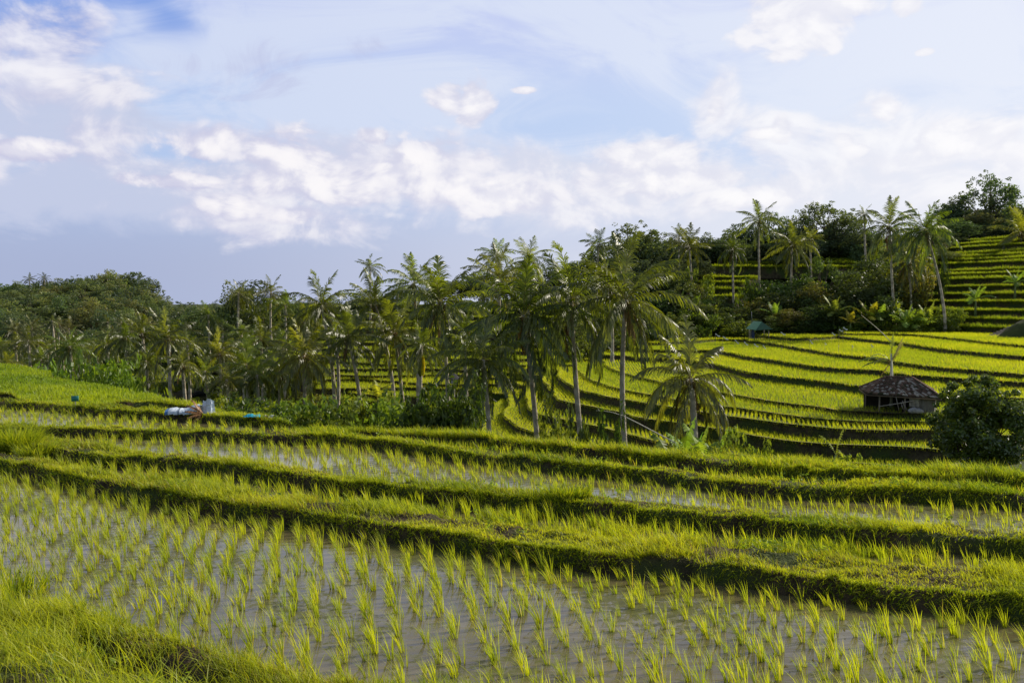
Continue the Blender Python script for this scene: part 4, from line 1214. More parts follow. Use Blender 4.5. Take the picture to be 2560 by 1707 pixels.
PALM_N = [0]
def palm(hx, hy, fx, d, rV, label, group=None, hi=2, crown=None, dead=True, nuts=True, rot=None, name='coconut_palm', thick=1.0, cat='palm tree', sz=1.0):
    """hx,hy: where the trunk meets the crown, fx: foot column (V frame), rV crown radius in the same frame"""
    k = PALM_N[0]; PALM_N[0] += 1
    rg = np.random.default_rng(900 + k)
    (ax, ay) = cv('V', hx, hy); (bx, _) = cv('V', fx, 0)
    X, Y, Z = PD(ax, ay, d)
    FX = (bx - 512) / F * d
    FY = d + rg.uniform(-0.6, 0.6)
    fz = gz1(FX, FY) - 0.1
    h = max(Z - fz, 1.2)
    rm = rV * 0.43537 / F * d
    root = bpy.data.objects.new(name, None); COL.objects.link(root); root.location = (FX, FY, fz)
    tag(root, label, cat, group)
    link('trunk', trunk_mesh(X - FX, Y - FY, h, (0.15 + 0.005 * h) * thick, k, 9 if hi else 6), root)
    pool = [CROWN_LO, CROWN_MID, CROWN_HI][hi]
    cm = pool[(crown if crown is not None else k) % len(pool)]
    sc = rm / (4.15 if group == 'coconut palms in the middle of the valley' else 3.75)
    link('crown', cm, root, (X - FX, Y - FY, h - 0.05), (rg.normal(0, .06), rg.normal(0, .06) - 0.05, rg.uniform(0, 6.28) if rot is None else rot), (sc, sc, sc * sz * (1.12 if hi == 2 else 1)))
    if hi == 2 and dead:
        link('dead_frond', DEAD[k % 3], root, (X - FX, Y - FY, h - 0.25), (0, 0, rg.uniform(0, 6.28)), (sc * .9,) * 3)
    if hi == 2 and nuts:
        link('coconut_bunch', NUTS[k % 2], root, (X - FX, Y - FY, h - 0.05), (0, 0, rg.uniform(0, 6.28)), (max(sc, .8),) * 3)
    return root

fr_ = 'coconut palms rising in front of the curved rice terraces'
palm(1110, 825, 1127, 62, 108, 'short slender coconut palm with reddish drying fronds, leftmost before the curved terraces', fr_, crown=0)
palm(1203, 722, 1240, 66, 138, 'tall coconut palm with leaning trunk and long brown fronds hanging down its trunk', fr_, crown=2)
palm(1312, 690, 1342, 66, 132, 'tall coconut palm whose crown stands highest against the sky before the curved terraces', fr_, crown=1)
palm(1437, 688, 1441, 64, 140, 'tall straight coconut palm with wide crown, rightmost of the tall palms at the paddy edge', fr_, crown=3)
palm(1586, 868, 1589, 54, 118, 'low dark green coconut palm with stout brown trunk among banana leaves', fr_, crown=4, thick=1.35, sz=1.15)
ml = 'coconut palms in the middle of the valley'
palm(800, 775, 828, 84, 82, 'coconut palm with thin leaning pale trunk over the valley terraces', ml, crown=5)
palm(905, 762, 927, 88, 94, 'coconut palm with brown hanging fronds between the leaning palm and the tall pair', ml, crown=0)
palm(1012, 692, 1030, 84, 120, 'big full crowned coconut palm with clustered nuts, highest in the middle valley', ml, crown=2)
palm(1068, 760, 1075, 82, 58, 'small drooping coconut palm squeezed beside the reddish fronded palm', ml, crown=4)
palm(738, 700, 766, 92, 86, 'coconut palm with upswept crown standing against open sky on the left of the middle row', ml, crown=1)
palm(773, 790, 771, 90, 60, 'coconut palm with straight dark trunk under the upswept crown', ml, crown=3)
palm(698, 815, 708, 80, 98, 'broad shaggy dark coconut palm with drooping fronds in the left middle valley', ml, crown=2)
palm(640, 850, 645, 84, 60, 'low coconut palm with short pale trunk beside the hedge', ml, crown=0)
palm(565, 838, 567, 80, 80, 'coconut palm with brown trunk just behind the blue and white tarpaulins', ml, crown=4)
palm(862, 700, 905, 100, 85, 'coconut palm crown half hidden behind the tall middle palms', ml, crown=5)
palm(950, 650, 960, 100, 75, 'upright coconut palm crown behind the biggest middle palm', ml, crown=1)
palm(1145, 640, 1150, 110, 85, 'coconut palm crown behind the leaning tall palm', ml, hi=2, crown=3)
palm(1395, 640, 1405, 115, 70, 'coconut palm crown behind and between the two tallest palms', ml, crown=0)
# areca like palm with yellow fruit stalk
ap = palm(968, 792, 965, 72, 62, 'dark areca palm with bright yellow fruit stalk hanging under its crown', ml, crown=4, nuts=False, name='areca_palm', dead=False)
r_ = merge([frond(1.5, R(-84), R(8), a, 50, 0.34, np.array([0.85, 0.76, 0.03]), np.array([0.6, 0.5, 0.05]), 0.8, 0, 0.05) for a in (0, 1.3, 2.6, 3.9, 5.1)])
tr_ = [c for c in ap.children if c.name.startswith('crown')][0]
link('fruit_stalk', make_mesh('fruit_stalk', r_[0], r_[1], col=r_[2], mats=M['dead']), ap, tuple(np.array(tr_.location) + np.array([0.1, -0.3, -0.6])))
# right hillside palms
palm(1743, 505, 1745, 178, 46, 'tall slim coconut palm standing alone above the ridge trees', crown=1, dead=False)
palm(2044, 520, 2056, 150, 62, 'tall coconut palm on the hillside, left of the pair with long bare trunks', crown=3)
palm(2125, 528, 2170, 143, 74, 'tall leaning coconut palm at the foot of the hillside terraces', crown=0)
rd = 'palms standing among the ridge trees'
palm(1985, 490, 1990, 178, 26, 'small distant palm poking up between ridge trees', rd, hi=1)
palm(1583, 565, 1590, 165, 50, 'yellowish green coconut palm before the dark ridge trees', rd, hi=2, dead=False)
palm(1683, 570, 1688, 165, 42, 'coconut palm with brown skirt left of the lone tall palm', rd, hi=2)
palm(1820, 560, 1822, 165, 52, 'coconut palm with pale bending fronds right of the lone tall palm', rd, hi=2, dead=False)
palm(1860, 545, 1862, 180, 30, 'dark little palm behind the airy ridge tree', rd, hi=1)
palm(2345, 535, 2350, 190, 56, 'coconut palm with reddish fronds cut by the right edge of the view', rd, hi=2)
palm(2085, 600, 2090, 156, 55, 'brownish coconut palm with hanging fronds between the two bare trunked hillside palms', rd, hi=2)
palm(1560, 540, 1562, 185, 34, 'dark palm crown on the ridge left of the yellowish one', rd, hi=1)
palm(1215, 590, 1218, 140, 60, 'dark palm crown high behind the middle valley row', rd, hi=1)
palm(1140, 585, 1140, 150, 50, 'dark palm crown rising behind the second tall palm', rd, hi=1)
palm(1375, 560, 1375, 150, 44, 'palm crown peeping up between the two tallest palms', rd, hi=1)
palm(850, 612, 852, 165, 36, 'small dark palm with spread fronds alone against the sky in the middle', rd, hi=1)
palm(915, 665, 915, 170, 34, 'small distant palm left of the biggest middle palm', rd, hi=1)
lf = 'palms behind the low left slope'
for (hx, hy, fx, fd, r, lb) in [(548, 672, 549, 150, 42, 'palm with pale drooping skirt on top of the dark tree clump'), (622, 672, 628, 145, 50, 'palm with long pale trunk right of the dark tree clump'),
                            (655, 700, 655, 140, 42, 'palm crown low beside the long trunked palm'), (478, 722, 480, 140, 42, 'palm standing alone over the low forest left of the dark clump'),
                            (386, 775, 386, 85, 66, 'palm with yellowish lower fronds and pale trunk beside the slope'), (288, 775, 290, 92, 50, 'tall thin trunked palm beyond the slope crest'),
                            (326, 765, 330, 96, 50, 'palm with curving crown next to the thin trunked one'), (160, 795, 163, 88, 50, 'palm with pale trunk standing in front of the small bright terrace'),
                            (418, 835, 420, 80, 48, 'low palm with short trunk near the end of the slope'), (340, 830, 340, 90, 48, 'low palm with hidden trunk behind the slope shrubs'),
                            (505, 810, 505, 95, 56, 'shaggy palm above the shrubs left of the tarpaulins'), (245, 790, 247, 105, 44, 'palm with dark crown right of the small bright terrace'),
                            (700, 740, 702, 110, 60, 'palm crown filling the gap left of the upswept crown'), (600, 780, 604, 105, 62, 'leafy palm above the brown trunked one'),
                            (555, 770, 560, 120, 50, 'palm crown in shade under the dark tree clump')]:
    palm(hx, hy, fx, fd, r, lb, lf, hi=2 if fd < 110 else 1, dead=fd < 90)
row = [(25, 820), (50, 830), (70, 825), (97, 825), (120, 830), (140, 828), (182, 812), (205, 820), (0, 800), (12, 835), (225, 800), (85, 800), (40, 800), (110, 798), (65, 790)]
for i, (x, y) in enumerate(row):
    palm(x + random.uniform(-4, 4), y + random.uniform(-10, 6), x + random.uniform(-2, 6), random.uniform(98, 128), random.uniform(34, 44), 'slim palm in the shady row beyond the crest of the left slope', 'slim palms in the shady row beyond the crest', hi=1)
for i in range(26):
    x = random.uniform(0, 520); d = random.uniform(130, 200)
    palm(x, random.uniform(735, 775) + (0 if x > 250 else -5), x + random.uniform(-3, 4), d, random.uniform(24, 34), 'small palm growing in the valley forest on the left', 'small palms in the left valley forest', hi=0)
for (x, y, r) in [(68, 640, 17), (102, 637, 17), (247, 640, 15), (30, 690, 12), (262, 648, 13)]:
    palm(x, y, x + 1, 275, r, 'tiny palm standing up from the wooded hill on the far left', 'tiny palms on the far left hill', hi=0)
for (x, y, d, r) in [(650, 800, 98, 55), (430, 790, 110, 44), (470, 850, 90, 40), (590, 860, 78, 50), (520, 870, 76, 44), (560, 800, 100, 44)]:
    palm(x, y, x + 3, d, r, 'bushy palm filling the gaps of the middle valley grove', 'bushy palms filling the middle valley grove', hi=1)

# ------------------------------------------------------------------ broadleaf trees
def leaf_cloud(centers, radii, n, size, c1, c2, rg, squash=0.8, shell=0.55, up=0.4):
    k = len(centers)
    pr = radii ** 2; pr = pr / pr.sum()
    which = rg.choice(k, n, p=pr)
    d = unit(rg.normal(0, 1, (n, 3)))
    r = radii[which] * (shell + (1.05 - shell) * rg.uniform(0, 1, n) ** 0.6)
    p = centers[which] + d * r[:, None] * np.array([1, 1, squash])
    nrm = unit(d * 0.6 + rg.normal(0, 0.55, (n, 3)) + np.array([0, 0, up]))
    a = unit(np.cross(nrm, rg.normal(0, 1, (n, 3)))); b = np.cross(nrm, a)
    s = (size * rg.uniform(0.6, 1.3, n))[:, None]
    V = np.stack([p - a * s, p + b * s * 0.45, p + a * s, p - b * s * 0.45], 1).reshape(-1, 3)
    Q = np.arange(n * 4).reshape(n, 4)
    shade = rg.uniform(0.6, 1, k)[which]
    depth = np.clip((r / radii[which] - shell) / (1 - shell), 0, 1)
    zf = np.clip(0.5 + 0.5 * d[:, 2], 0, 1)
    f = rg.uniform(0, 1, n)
    c = mixcol(c1, c2, f) * (shade * (0.55 + 0.3 * depth + 0.25 * zf))[:, None]  # crown shading put into the colour: inner leaves darker, upper ones lighter
    return V, Q, np.repeat(c, 4, 0)

# ------------------------------------------------------------------ shrubs
def shrub_mesh(seed, c1, c2, n=1500, ls=0.07, mat='shrub', grassy=False):
    rg = np.random.default_rng(seed)
    nb = 12
    cen = np.column_stack([rg.uniform(-0.75, 0.75, nb), rg.uniform(-0.6, 0.6, nb), rg.uniform(0.2, 0.75, nb)]); rad = rg.uniform(0.22, 0.42, nb)
    sp = np.column_stack([rg.uniform(-0.9, 0.9, 14), rg.uniform(-0.6, 0.6, 14), rg.uniform(0.5, 1.1, 14)])
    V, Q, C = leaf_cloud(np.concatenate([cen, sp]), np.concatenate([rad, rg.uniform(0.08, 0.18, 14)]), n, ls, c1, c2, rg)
    leaves = make_mesh('leaves', V, quads=Q, col=C, mats=M[mat])
    mb = MB()
    for i in range(10):
        b = cen[i]; mb.tube([(0, 0, -0.25), tuple(b * [0.5, .5, .6]), tuple(b)], [0.03, 0.02, 0.008], 5, (.8, .8, .8), cap=False)
    return leaves, mb.mesh('stems', M['bark'])
SH = [shrub_mesh(2000 + i, a, b) for i, (a, b) in enumerate([(np.array([.11, .17, .03]), np.array([.06, .10, .02])), (np.array([.16, .22, .03]), np.array([.08, .13, .02])), (np.array([.07, .11, .025]), np.array([.035, .06, .015])), (np.array([.22, .27, .04]), np.array([.10, .15, .025]))])]
def shrub(px, py_top, d, w, kind, label, group, h=None, name='shrub'):
    X = (px - 512) / F * d; fz = gz1(X, d) - 0.05
    hh = h if h else max(PD(px, py_top, d)[2] - fz, 0.5)
    root = bpy.data.objects.new(name, None); COL.objects.link(root); root.location = (X, d, fz); tag(root, label, 'shrub', group)
    rz = random.uniform(0, 6.28); s = (w / 1.9, w / 1.9, hh / 1.05)
    a, b = SH[kind]
    link('leaves', a, root, None, (0, 0, rz), s); link('stems', b, root, None, (0, 0, rz), s)
TREE = {}
LG1 = np.array([0.21, 0.29, 0.055]); LG2 = np.array([0.10, 0.155, 0.035]); LY = np.array([0.30, 0.27, 0.06])
def make_tree(kind, seed):
    """nominal 10 m high"""
    rg = np.random.default_rng(seed)
    c1, c2 = LG1, LG2
    if kind == 'round':   nb, cr, ch, base, n, ls, br = 22, 3.3, 3.0, 6.3, 5200, 0.20, (0.9, 1.6)
    elif kind == 'airy':  nb, cr, ch, base, n, ls, br = 26, 3.2, 4.2, 5.8, 3600, 0.18, (0.45, 1.0)
    elif kind == 'dense': nb, cr, ch, base, n, ls, br = 26, 3.0, 4.3, 5.2, 6500, 0.20, (1.1, 1.8)
    elif kind == 'olive': nb, cr, ch, base, n, ls, br = 20, 3.2, 3.6, 5.8, 4800, 0.19, (0.9, 1.5)
    if kind == 'olive': c1, c2 = LY, LG1
    if kind == 'dense': c1, c2 = LG2 * 1.1, LG2 * 0.6
    cen = []
    for i in range(nb):
        while True:
            q = rg.uniform(-1, 1, 3)
            if np.dot(q, q) < 1: break
        q = q / max(np.linalg.norm(q), .3) * (np.linalg.norm(q) ** 0.6)
        w = 1.0 if q[2] < 0.2 else 1 - 0.4 * q[2]
        cen.append((q[0] * cr * w, q[1] * cr * w, base + q[2] * ch * 0.86))
    cen = np.array(cen); rad = rg.uniform(br[0], br[1], nb)
    # extra sprigs around the outline
    m = 26
    dirs = unit(rg.normal(0, 1, (m, 3))); sp = np.array([0, 0, base]) + dirs * np.array([cr * 1.08, cr * 1.08, ch * 1.0]); 
    cen2 = np.concatenate([cen, sp]); rad2 = np.concatenate([rad, rg.uniform(0.25, 0.55, m)])
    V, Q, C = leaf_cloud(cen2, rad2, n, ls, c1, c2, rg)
    mc = (V, Q, C)
    mb = MB()
    top = np.array([rg.normal(0, .3), rg.normal(0, .3), base])
    mb.tube([(0, 0, -0.6), (0.05, 0, 1.5), tuple(top * 0.5), tuple(top)], [0.30, 0.22, 0.17, 0.08], 7, (0.9, 0.9, 0.9))
    for i in range(nb):
        a = top * rg.uniform(0.45, 0.9); b = cen[i]; mid = (a + b) / 2 + rg.normal(0, .25, 3) + np.array([0, 0, -0.2])
        mb.tube([tuple(a), tuple(mid), tuple(b)], [0.08, 0.055, 0.02], 5, (0.9, 0.9, 0.9), cap=False)
    return mc, mb
TRUNKM = {}
def tree_variants():
    for kind, ns in (('round', 3), ('airy', 3), ('dense', 2), ('olive', 2)):
        for i in range(ns):
            (V, Q, C), mb = make_tree(kind, 1000 + i * 7 + len(kind) * 31)
            t = mb.mesh('trunk', M['bark'], True)
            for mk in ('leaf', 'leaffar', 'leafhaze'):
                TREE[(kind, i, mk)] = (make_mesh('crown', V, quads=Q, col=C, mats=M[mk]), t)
tree_variants()
NV = {'round': 3, 'airy': 3, 'dense': 2, 'olive': 2}
TN = [0]
def tree(vx, vtop, d, width, kind, label, group=None, mat='leaf', name='broadleaf_tree', hgt=None, foot=None):
    """vtop None: height hgt from the ground"""
    k = TN[0]; TN[0] += 1
    px, py = cv('V', vx, vtop if vtop else 0)
    X = (px - 512) / F * d
    fz = gz1(X, d) - 0.15
    h = hgt if vtop is None else PD(px, py, d)[2] - fz
    h = max(h, 1.5)
    root = bpy.data.objects.new(name, None); COL.objects.link(root); root.location = (X, d, fz); tag(root, label, 'tree', group)
    cm, tm = TREE[(kind, k % NV[kind], mat)]
    s = (width / 7.2, width / 7.2, h / 9.9); rz = random.uniform(0, 6.28)
    link('trunk', tm, root, (0, 0, 0), (0, 0, rz), s); link('crown', cm, root, (0, 0, 0), (0, 0, rz), s)
    return root
g1_ = 'trees along the ridge behind the valley'
ridge = [(1350, 575, 200, 9, 'round'), (1400, 555, 200, 9, 'dense'), (1445, 505, 196, 12, 'airy'), (1490, 520, 195, 11, 'round'), (1535, 545, 192, 9, 'dense'), (1575, 560, 190, 9, 'round'), (1622, 540, 190, 9, 'dense'),
         (1655, 520, 190, 9, 'round'), (1700, 505, 188, 10, 'dense'), (1730, 555, 182, 7, 'round'), (1772, 478, 186, 8, 'airy'), (1800, 500, 188, 9, 'round'), (1835, 500, 186, 8, 'dense'),
         (1865, 455, 182, 8, 'airy'), (1905, 462, 182, 11, 'airy'), (1950, 485, 180, 9, 'dense'), (1985, 520, 178, 9, 'round'), (2015, 545, 176, 9, 'olive'), (2095, 545, 172, 8, 'round'), (2150, 560, 176, 8, 'olive'),
         (1640, 590, 180, 7, 'olive'), (1530, 600, 182, 8, 'olive'), (1480, 590, 185, 9, 'dense'), (1430, 600, 185, 9, 'round'), (1300, 600, 200, 8, 'round'), (1250, 600, 200, 9, 'dense'), (1190, 610, 205, 9, 'round'),
         (1680, 545, 178, 8, 'dense'), (1720, 590, 176, 6, 'dense'), (1850, 530, 176, 8, 'dense'), (1590, 590, 176, 7, 'dense'), (1510, 570, 188, 9, 'dense'), (1810, 580, 173, 7, 'dense')]
ridge = [(a, b, (c + 14 if a > 1600 and c < 190 else c), d, e) for a, b, c, d, e in ridge]
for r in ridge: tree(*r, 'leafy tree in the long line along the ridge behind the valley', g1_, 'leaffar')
for (a, b, c, d, e) in [(2190, 455, 228, 10, 'round'), (2228, 428, 228, 12, 'round'), (2272, 390, 226, 12, 'airy'), (2318, 430, 226, 12, 'airy'), (2205, 500, 220, 10, 'olive'), (2245, 480, 220, 11, 'olive'), (2290, 490, 218, 11, 'dense'),
                     (2335, 470, 218, 12, 'round'), (2190, 530, 216, 8, 'dense'), (2270, 515, 214, 9, 'dense'), (2320, 515, 214, 10, 'dense'), (2180, 500, 226, 9, 'dense'), (2365, 455, 222, 12, 'dense'), (2165, 530, 224, 9, 'round'), (2215, 545, 218, 8, 'dense'), (2250, 540, 217, 9, 'olive'), (2300, 450, 232, 11, 'dense'), (2335, 500, 214, 10, 'round')]:
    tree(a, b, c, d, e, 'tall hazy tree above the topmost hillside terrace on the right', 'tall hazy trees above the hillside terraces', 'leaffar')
gb_ = 'trees and bushes of the bank below the ridge'
bankl = [(1985, 600, 158, 11, 'dense'), (2030, 600, 160, 10, 'dense'), (2000, 650, 152, 9, 'dense'), (1955, 640, 155, 8, 'dense'), (1890, 575, 162, 7, 'airy'), (1870, 640, 158, 8, 'olive'), (1830, 650, 158, 8, 'dense'), (1780, 665, 158, 8, 'dense'),
         (1740, 680, 156, 7, 'olive'), (1700, 700, 155, 6, 'dense'), (1910, 690, 152, 7, 'round'), (1860, 700, 151, 6, 'dense'), (1960, 700, 150, 6, 'dense'), 
         (1810, 705, 151, 6, 'olive'), (1760, 720, 150, 5, 'dense'), (1620, 688, 156, 5, 'airy'), (1570, 640, 156, 7, 'airy'), (1545, 660, 154, 7, 'dense'), (1600, 690, 152, 7, 'dense'), (1650, 700, 152, 7, 'dense'),
         (1500, 670, 152, 7, 'dense'), (1455, 665, 154, 8, 'dense'), (1400, 680, 150, 8, 'dense'), (1370, 720, 146, 6, 'round'), (1540, 715, 148, 6, 'olive'), (1480, 715, 148, 7, 'dense'), (2100, 560, 158, 6, 'olive'), ]
for r in bankl: tree(*r, 'shady leafy tree crowding the bank between the ridge and the terraces', gb_, 'leaf')
for (a, b, c, d, e) in [(1770, 636, 164, 8, 'dense'), (1815, 628, 164, 8, 'dense'), (1850, 622, 165, 7, 'airy'), (1885, 632, 164, 8, 'dense'), (1925, 630, 164, 8, 'dense'), (1965, 615, 165, 8, 'dense'), (2010, 575, 168, 9, 'dense'), (2045, 570, 170, 8, 'round'), (2080, 560, 172, 8, 'dense'),
                        (1640, 668, 162, 6, 'dense'), (1360, 690, 150, 7, 'dense'), (1395, 700, 146, 7, 'dense'), (1340, 730, 138, 5, 'olive'), (1430, 710, 142, 7, 'dense'), (1475, 700, 142, 6, 'dense'), (1510, 720, 140, 6, 'dense'), (1560, 620, 166, 8, 'dense'), (1515, 610, 168, 9, 'round'), (1470, 625, 166, 8, 'dense'), (1590, 640, 164, 5, 'olive'), (1430, 640, 165, 8, 'dense')]:
    tree(a, b, c, d, e, 'shady leafy tree crowding the bank between the ridge and the terraces', gb_, 'leaf')
random.seed(55)
for i in range(34):
    x = 1440 + i * 21 + random.uniform(-8, 8)
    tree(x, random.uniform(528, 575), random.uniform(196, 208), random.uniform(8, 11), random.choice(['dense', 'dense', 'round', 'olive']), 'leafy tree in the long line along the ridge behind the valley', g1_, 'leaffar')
for i in range(30):
    x, y = cv('V', 1440 + i * 22 + random.uniform(-6, 6), random.uniform(575, 592))
    shrub(x, y, 194.5, 7, random.choice([0, 2, 2, 1]), 'leafy bush under the line of ridge trees', 'bushes under the ridge trees')
for (a, b, c, d, e) in [(2015, 520, 205, 11, 'dense'), (2050, 535, 206, 11, 'dense'), (2085, 528, 207, 11, 'dense'), (2120, 515, 208, 11, 'round'), (2150, 520, 209, 11, 'dense'), (2178, 500, 212, 11, 'dense'), (1975, 505, 204, 10, 'dense'), (1935, 500, 203, 10, 'dense'), (1760, 540, 200, 10, 'dense'), (1720, 545, 200, 9, 'dense')]:
    tree(a, b, c, d, e, 'leafy tree in the long line along the ridge behind the valley', g1_, 'leaffar')
gd_ = 'tall dark trees left of the middle palms'
for (a, b, c, d, e) in [(540, 635, 162, 8, 'dense'), (585, 630, 165, 9, 'dense'), (545, 690, 155, 9, 'dense'), (600, 690, 156, 9, 'dense'), (640, 670, 165, 9, 'round'), (680, 690, 165, 8, 'dense'), (580, 740, 148, 8, 'dense'), (540, 745, 146, 7, 'dense'), (525, 680, 160, 5, 'dense')]:
    tree(a, b, c, d, e, 'tall dark tree of the clump standing left of the middle palms', gd_, 'leaf')
for (a, b, c, d, e) in [(720, 690, 190, 9, 'dense'), (770, 680, 195, 9, 'round'), (810, 690, 195, 9, 'dense'), (850, 660, 195, 9, 'round'), (900, 670, 195, 9, 'dense'), (960, 660, 198, 9, 'round'), (1010, 640, 198, 9, 'dense'), (1060, 640, 200, 9, 'round'), (1110, 620, 200, 9, 'dense'), (1150, 620, 202, 9, 'round'), (830, 740, 170, 7, 'dense'), (900, 720, 172, 8, 'dense'), (980, 715, 175, 8, 'round'), (1060, 700, 178, 8, 'dense'), (760, 740, 165, 7, 'olive'), (1140, 690, 178, 8, 'dense'), (1210, 680, 180, 8, 'olive'), (1280, 660, 182, 8, 'dense'), (1340, 650, 185, 8, 'dense')]:
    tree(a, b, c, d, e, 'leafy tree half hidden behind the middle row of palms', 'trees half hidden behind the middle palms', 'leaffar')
random.seed(21)
for i in range(85):
    px = random.uniform(-15, 168); d = random.uniform(222, 300)
    kd = random.choice(['round', 'olive', 'airy', 'dense', 'round'])
    if px > 140 and d > 270: continue
    hh = random.uniform(8.5, 12.5) * (1.0 if 60 < px < 150 else 0.82)
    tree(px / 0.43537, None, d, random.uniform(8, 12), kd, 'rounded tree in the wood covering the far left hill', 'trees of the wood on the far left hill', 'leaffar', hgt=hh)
tree(303, 617, 268, 15, 'dense', 'tallest dark spreading tree on the right shoulder of the far left hill', None, 'leaffar')
tree(333, 628, 270, 11, 'dense', 'dark tree with a drooping side branch at the right end of the left hill', None, 'leaffar')
for i in range(34):
    px = random.uniform(140, 330); d = random.uniform(250, 420)
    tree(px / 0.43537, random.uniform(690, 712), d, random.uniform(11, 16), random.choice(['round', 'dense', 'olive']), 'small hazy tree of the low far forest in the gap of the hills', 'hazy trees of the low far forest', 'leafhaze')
for i in range(62):
    px = random.uniform(-10, 235); d = random.uniform(125, 215)
    tree(px / 0.43537, None, d, random.uniform(6, 10), random.choice(['round', 'olive', 'dense', 'dense']), 'leafy tree in the shaded valley floor forest on the left', 'trees of the shaded valley forest on the left', 'leaf' if d < 160 else 'leaffar', hgt=random.uniform(5, 9) * (1 if d < 180 else 1.25))
for i in range(11):
    px = random.uniform(215, 320); d = random.uniform(96, 160)
    if d > 104 and px > 325: continue
    tree(px / 0.43537, None, d, random.uniform(4, 7), random.choice(['olive', 'dense', 'round']), 'low leafy tree under the palms of the middle valley', 'low trees under the middle valley palms', 'leaf', hgt=random.uniform(2.5, 5))

# the dark tree by the hut path
def dark_tree():
    rg = np.random.default_rng(77)
    d = 40.0
    px, py = cv('C', 1390, 1480)
    X = (px - 512) / F * d; fz = gz1(X, d) - 0.1
    _, _, zt = PD(*cv('C', 1400, 590), d)
    Hh_ = zt - fz
    pxm = F / d     # px per metre
    root = bpy.data.objects.new('broadleaf_tree', None); COL.objects.link(root); root.location = (X, d, fz)
    tag(root, 'dark glossy leaved round tree on the right beside the hut and dirt path', 'tree')
    W = 1803 - 940; w = 1.12 * W / 3.92 / 2.5 / pxm
    cen = []
    for i in range(60):
        while True:
            q = rg.uniform(-1, 1, 3)
            if np.dot(q, q) < 1: break
        q *= 0.93
        zz = 0.57 + 0.36 * q[2]
        sh = 1.0 if q[2] < 0.1 else 1 - 0.45 * q[2]
        cen.append((q[0] * w * 0.46 * sh + 0.12, q[1] * w * 0.44 * sh, zz * Hh_))
    cen = np.array(cen); rad = rg.uniform(0.34, 0.66, 60)
    m = 60; dirs = unit(rg.normal(0, 1, (m, 3)))
    sp = np.array([0.12, 0, Hh_ * 0.57]) + dirs * np.array([w * 0.5, w * 0.48, Hh_ * 0.39])
    cen2 = np.concatenate([cen, sp, [[0.35, 0, Hh_ * 0.93], [0.25, 0, Hh_ * 0.87]]]); rad2 = np.concatenate([rad, rg.uniform(0.10, 0.25, m), [0.3, 0.4]])
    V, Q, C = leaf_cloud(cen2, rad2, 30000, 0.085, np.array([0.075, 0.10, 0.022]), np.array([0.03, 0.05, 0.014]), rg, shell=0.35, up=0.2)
    link('crown', make_mesh('crown', V, quads=Q, col=C, mats=M['leafdark']), root)
    mb = MB()
    mb.tube([(0, 0, -0.2), (-0.05, 0, 0.5), (0.05, 0, Hh_ * .45), (0.1, 0, Hh_ * .8)], [0.14, 0.10, 0.07, 0.02], 8, (.5, .45, .4))
    mb.tube([(-0.1, 0, 0), (-0.35, 0, 0.45), (-0.8, 0, Hh_ * .35), (-1.0, 0, Hh_ * .5)], [0.10, 0.08, 0.05, 0.02], 7, (.5, .45, .4))
    for i in range(24):
        b = cen[i]; a = np.array([0, 0, rg.uniform(.6, Hh_ * .5)])
        mb.tube([tuple(a), tuple((a + b) / 2 + rg.normal(0, .1, 3)), tuple(b)], [0.035, 0.025, 0.01], 5, (.5, .45, .4), cap=False)
    mb.build('trunk', M['bark'], root, True)
dark_tree()

hg = 'bushes in the hedge along the paddy edge'
px = 205
while px < 452:
    d = float(edgeY((px - 512) / F)) + random.uniform(1.6, 3.6)
    shrub(px, random.uniform(396, 410) if px > 240 else 402, d, random.uniform(1.3, 2.2), random.choice([0, 1, 0, 2, 3]), 'bushy green shrub in the hedge along the outer paddy edge', hg)
    px += random.uniform(7, 15)
for px, py, w, k in [(447, 378, 1.5, 2), (436, 388, 1.5, 2), (458, 390, 1.2, 2), (427, 392, 1.2, 2)]:
    shrub(px, py, float(edgeY((px - 512) / F)) + 2.2, w, k, 'tall dark leafy bush of the clump at the right end of the hedge', 'tall dark bushes at the right end of the hedge')
shrub(574, 407, 27, 1.7, 2, 'dark bush between the third and fourth tall palm trunks', None)
shrub(560, 420, 24, 1.2, 0, 'small bush at the feet of the third tall palm', None)
shrub(598, 412, 27, 1.4, 2, 'dark bush hugging the third tall palm trunk on its right', None)
shrub(742, 437, 21, 1.25, 3, 'light green feathery bush right of the banana plants', None)
shrub(722, 446, 20.5, 0.8, 1, 'little bush between banana leaves and the feathery bush', None)
shrub(848, 458, 19, 0.7, 3, 'low fern like bush on the edge below the terraces', None)
for i in range(26):
    px = random.uniform(95, 215); d = float(edgeY((px - 512) / F)) + random.uniform(4, 18)
    shrub(px, None, d, random.uniform(2.2, 4.2), random.choice([0, 1, 2, 2]), 'leafy shrub growing below the crest of the left slope', 'shrubs below the crest of the left slope', h=random.uniform(2.0, 4.2) * (1 + (d - 40) / 40))
for i in range(16):
    px = random.uniform(20, 95); d = float(edgeY((px - 512) / F)) + random.uniform(6, 30)
    shrub(px, None, d, random.uniform(2.5, 4.5), random.choice([0, 2, 2]), 'dark shrub in the shade behind the left slope', 'dark shrubs behind the left slope', h=random.uniform(3, 5.5))
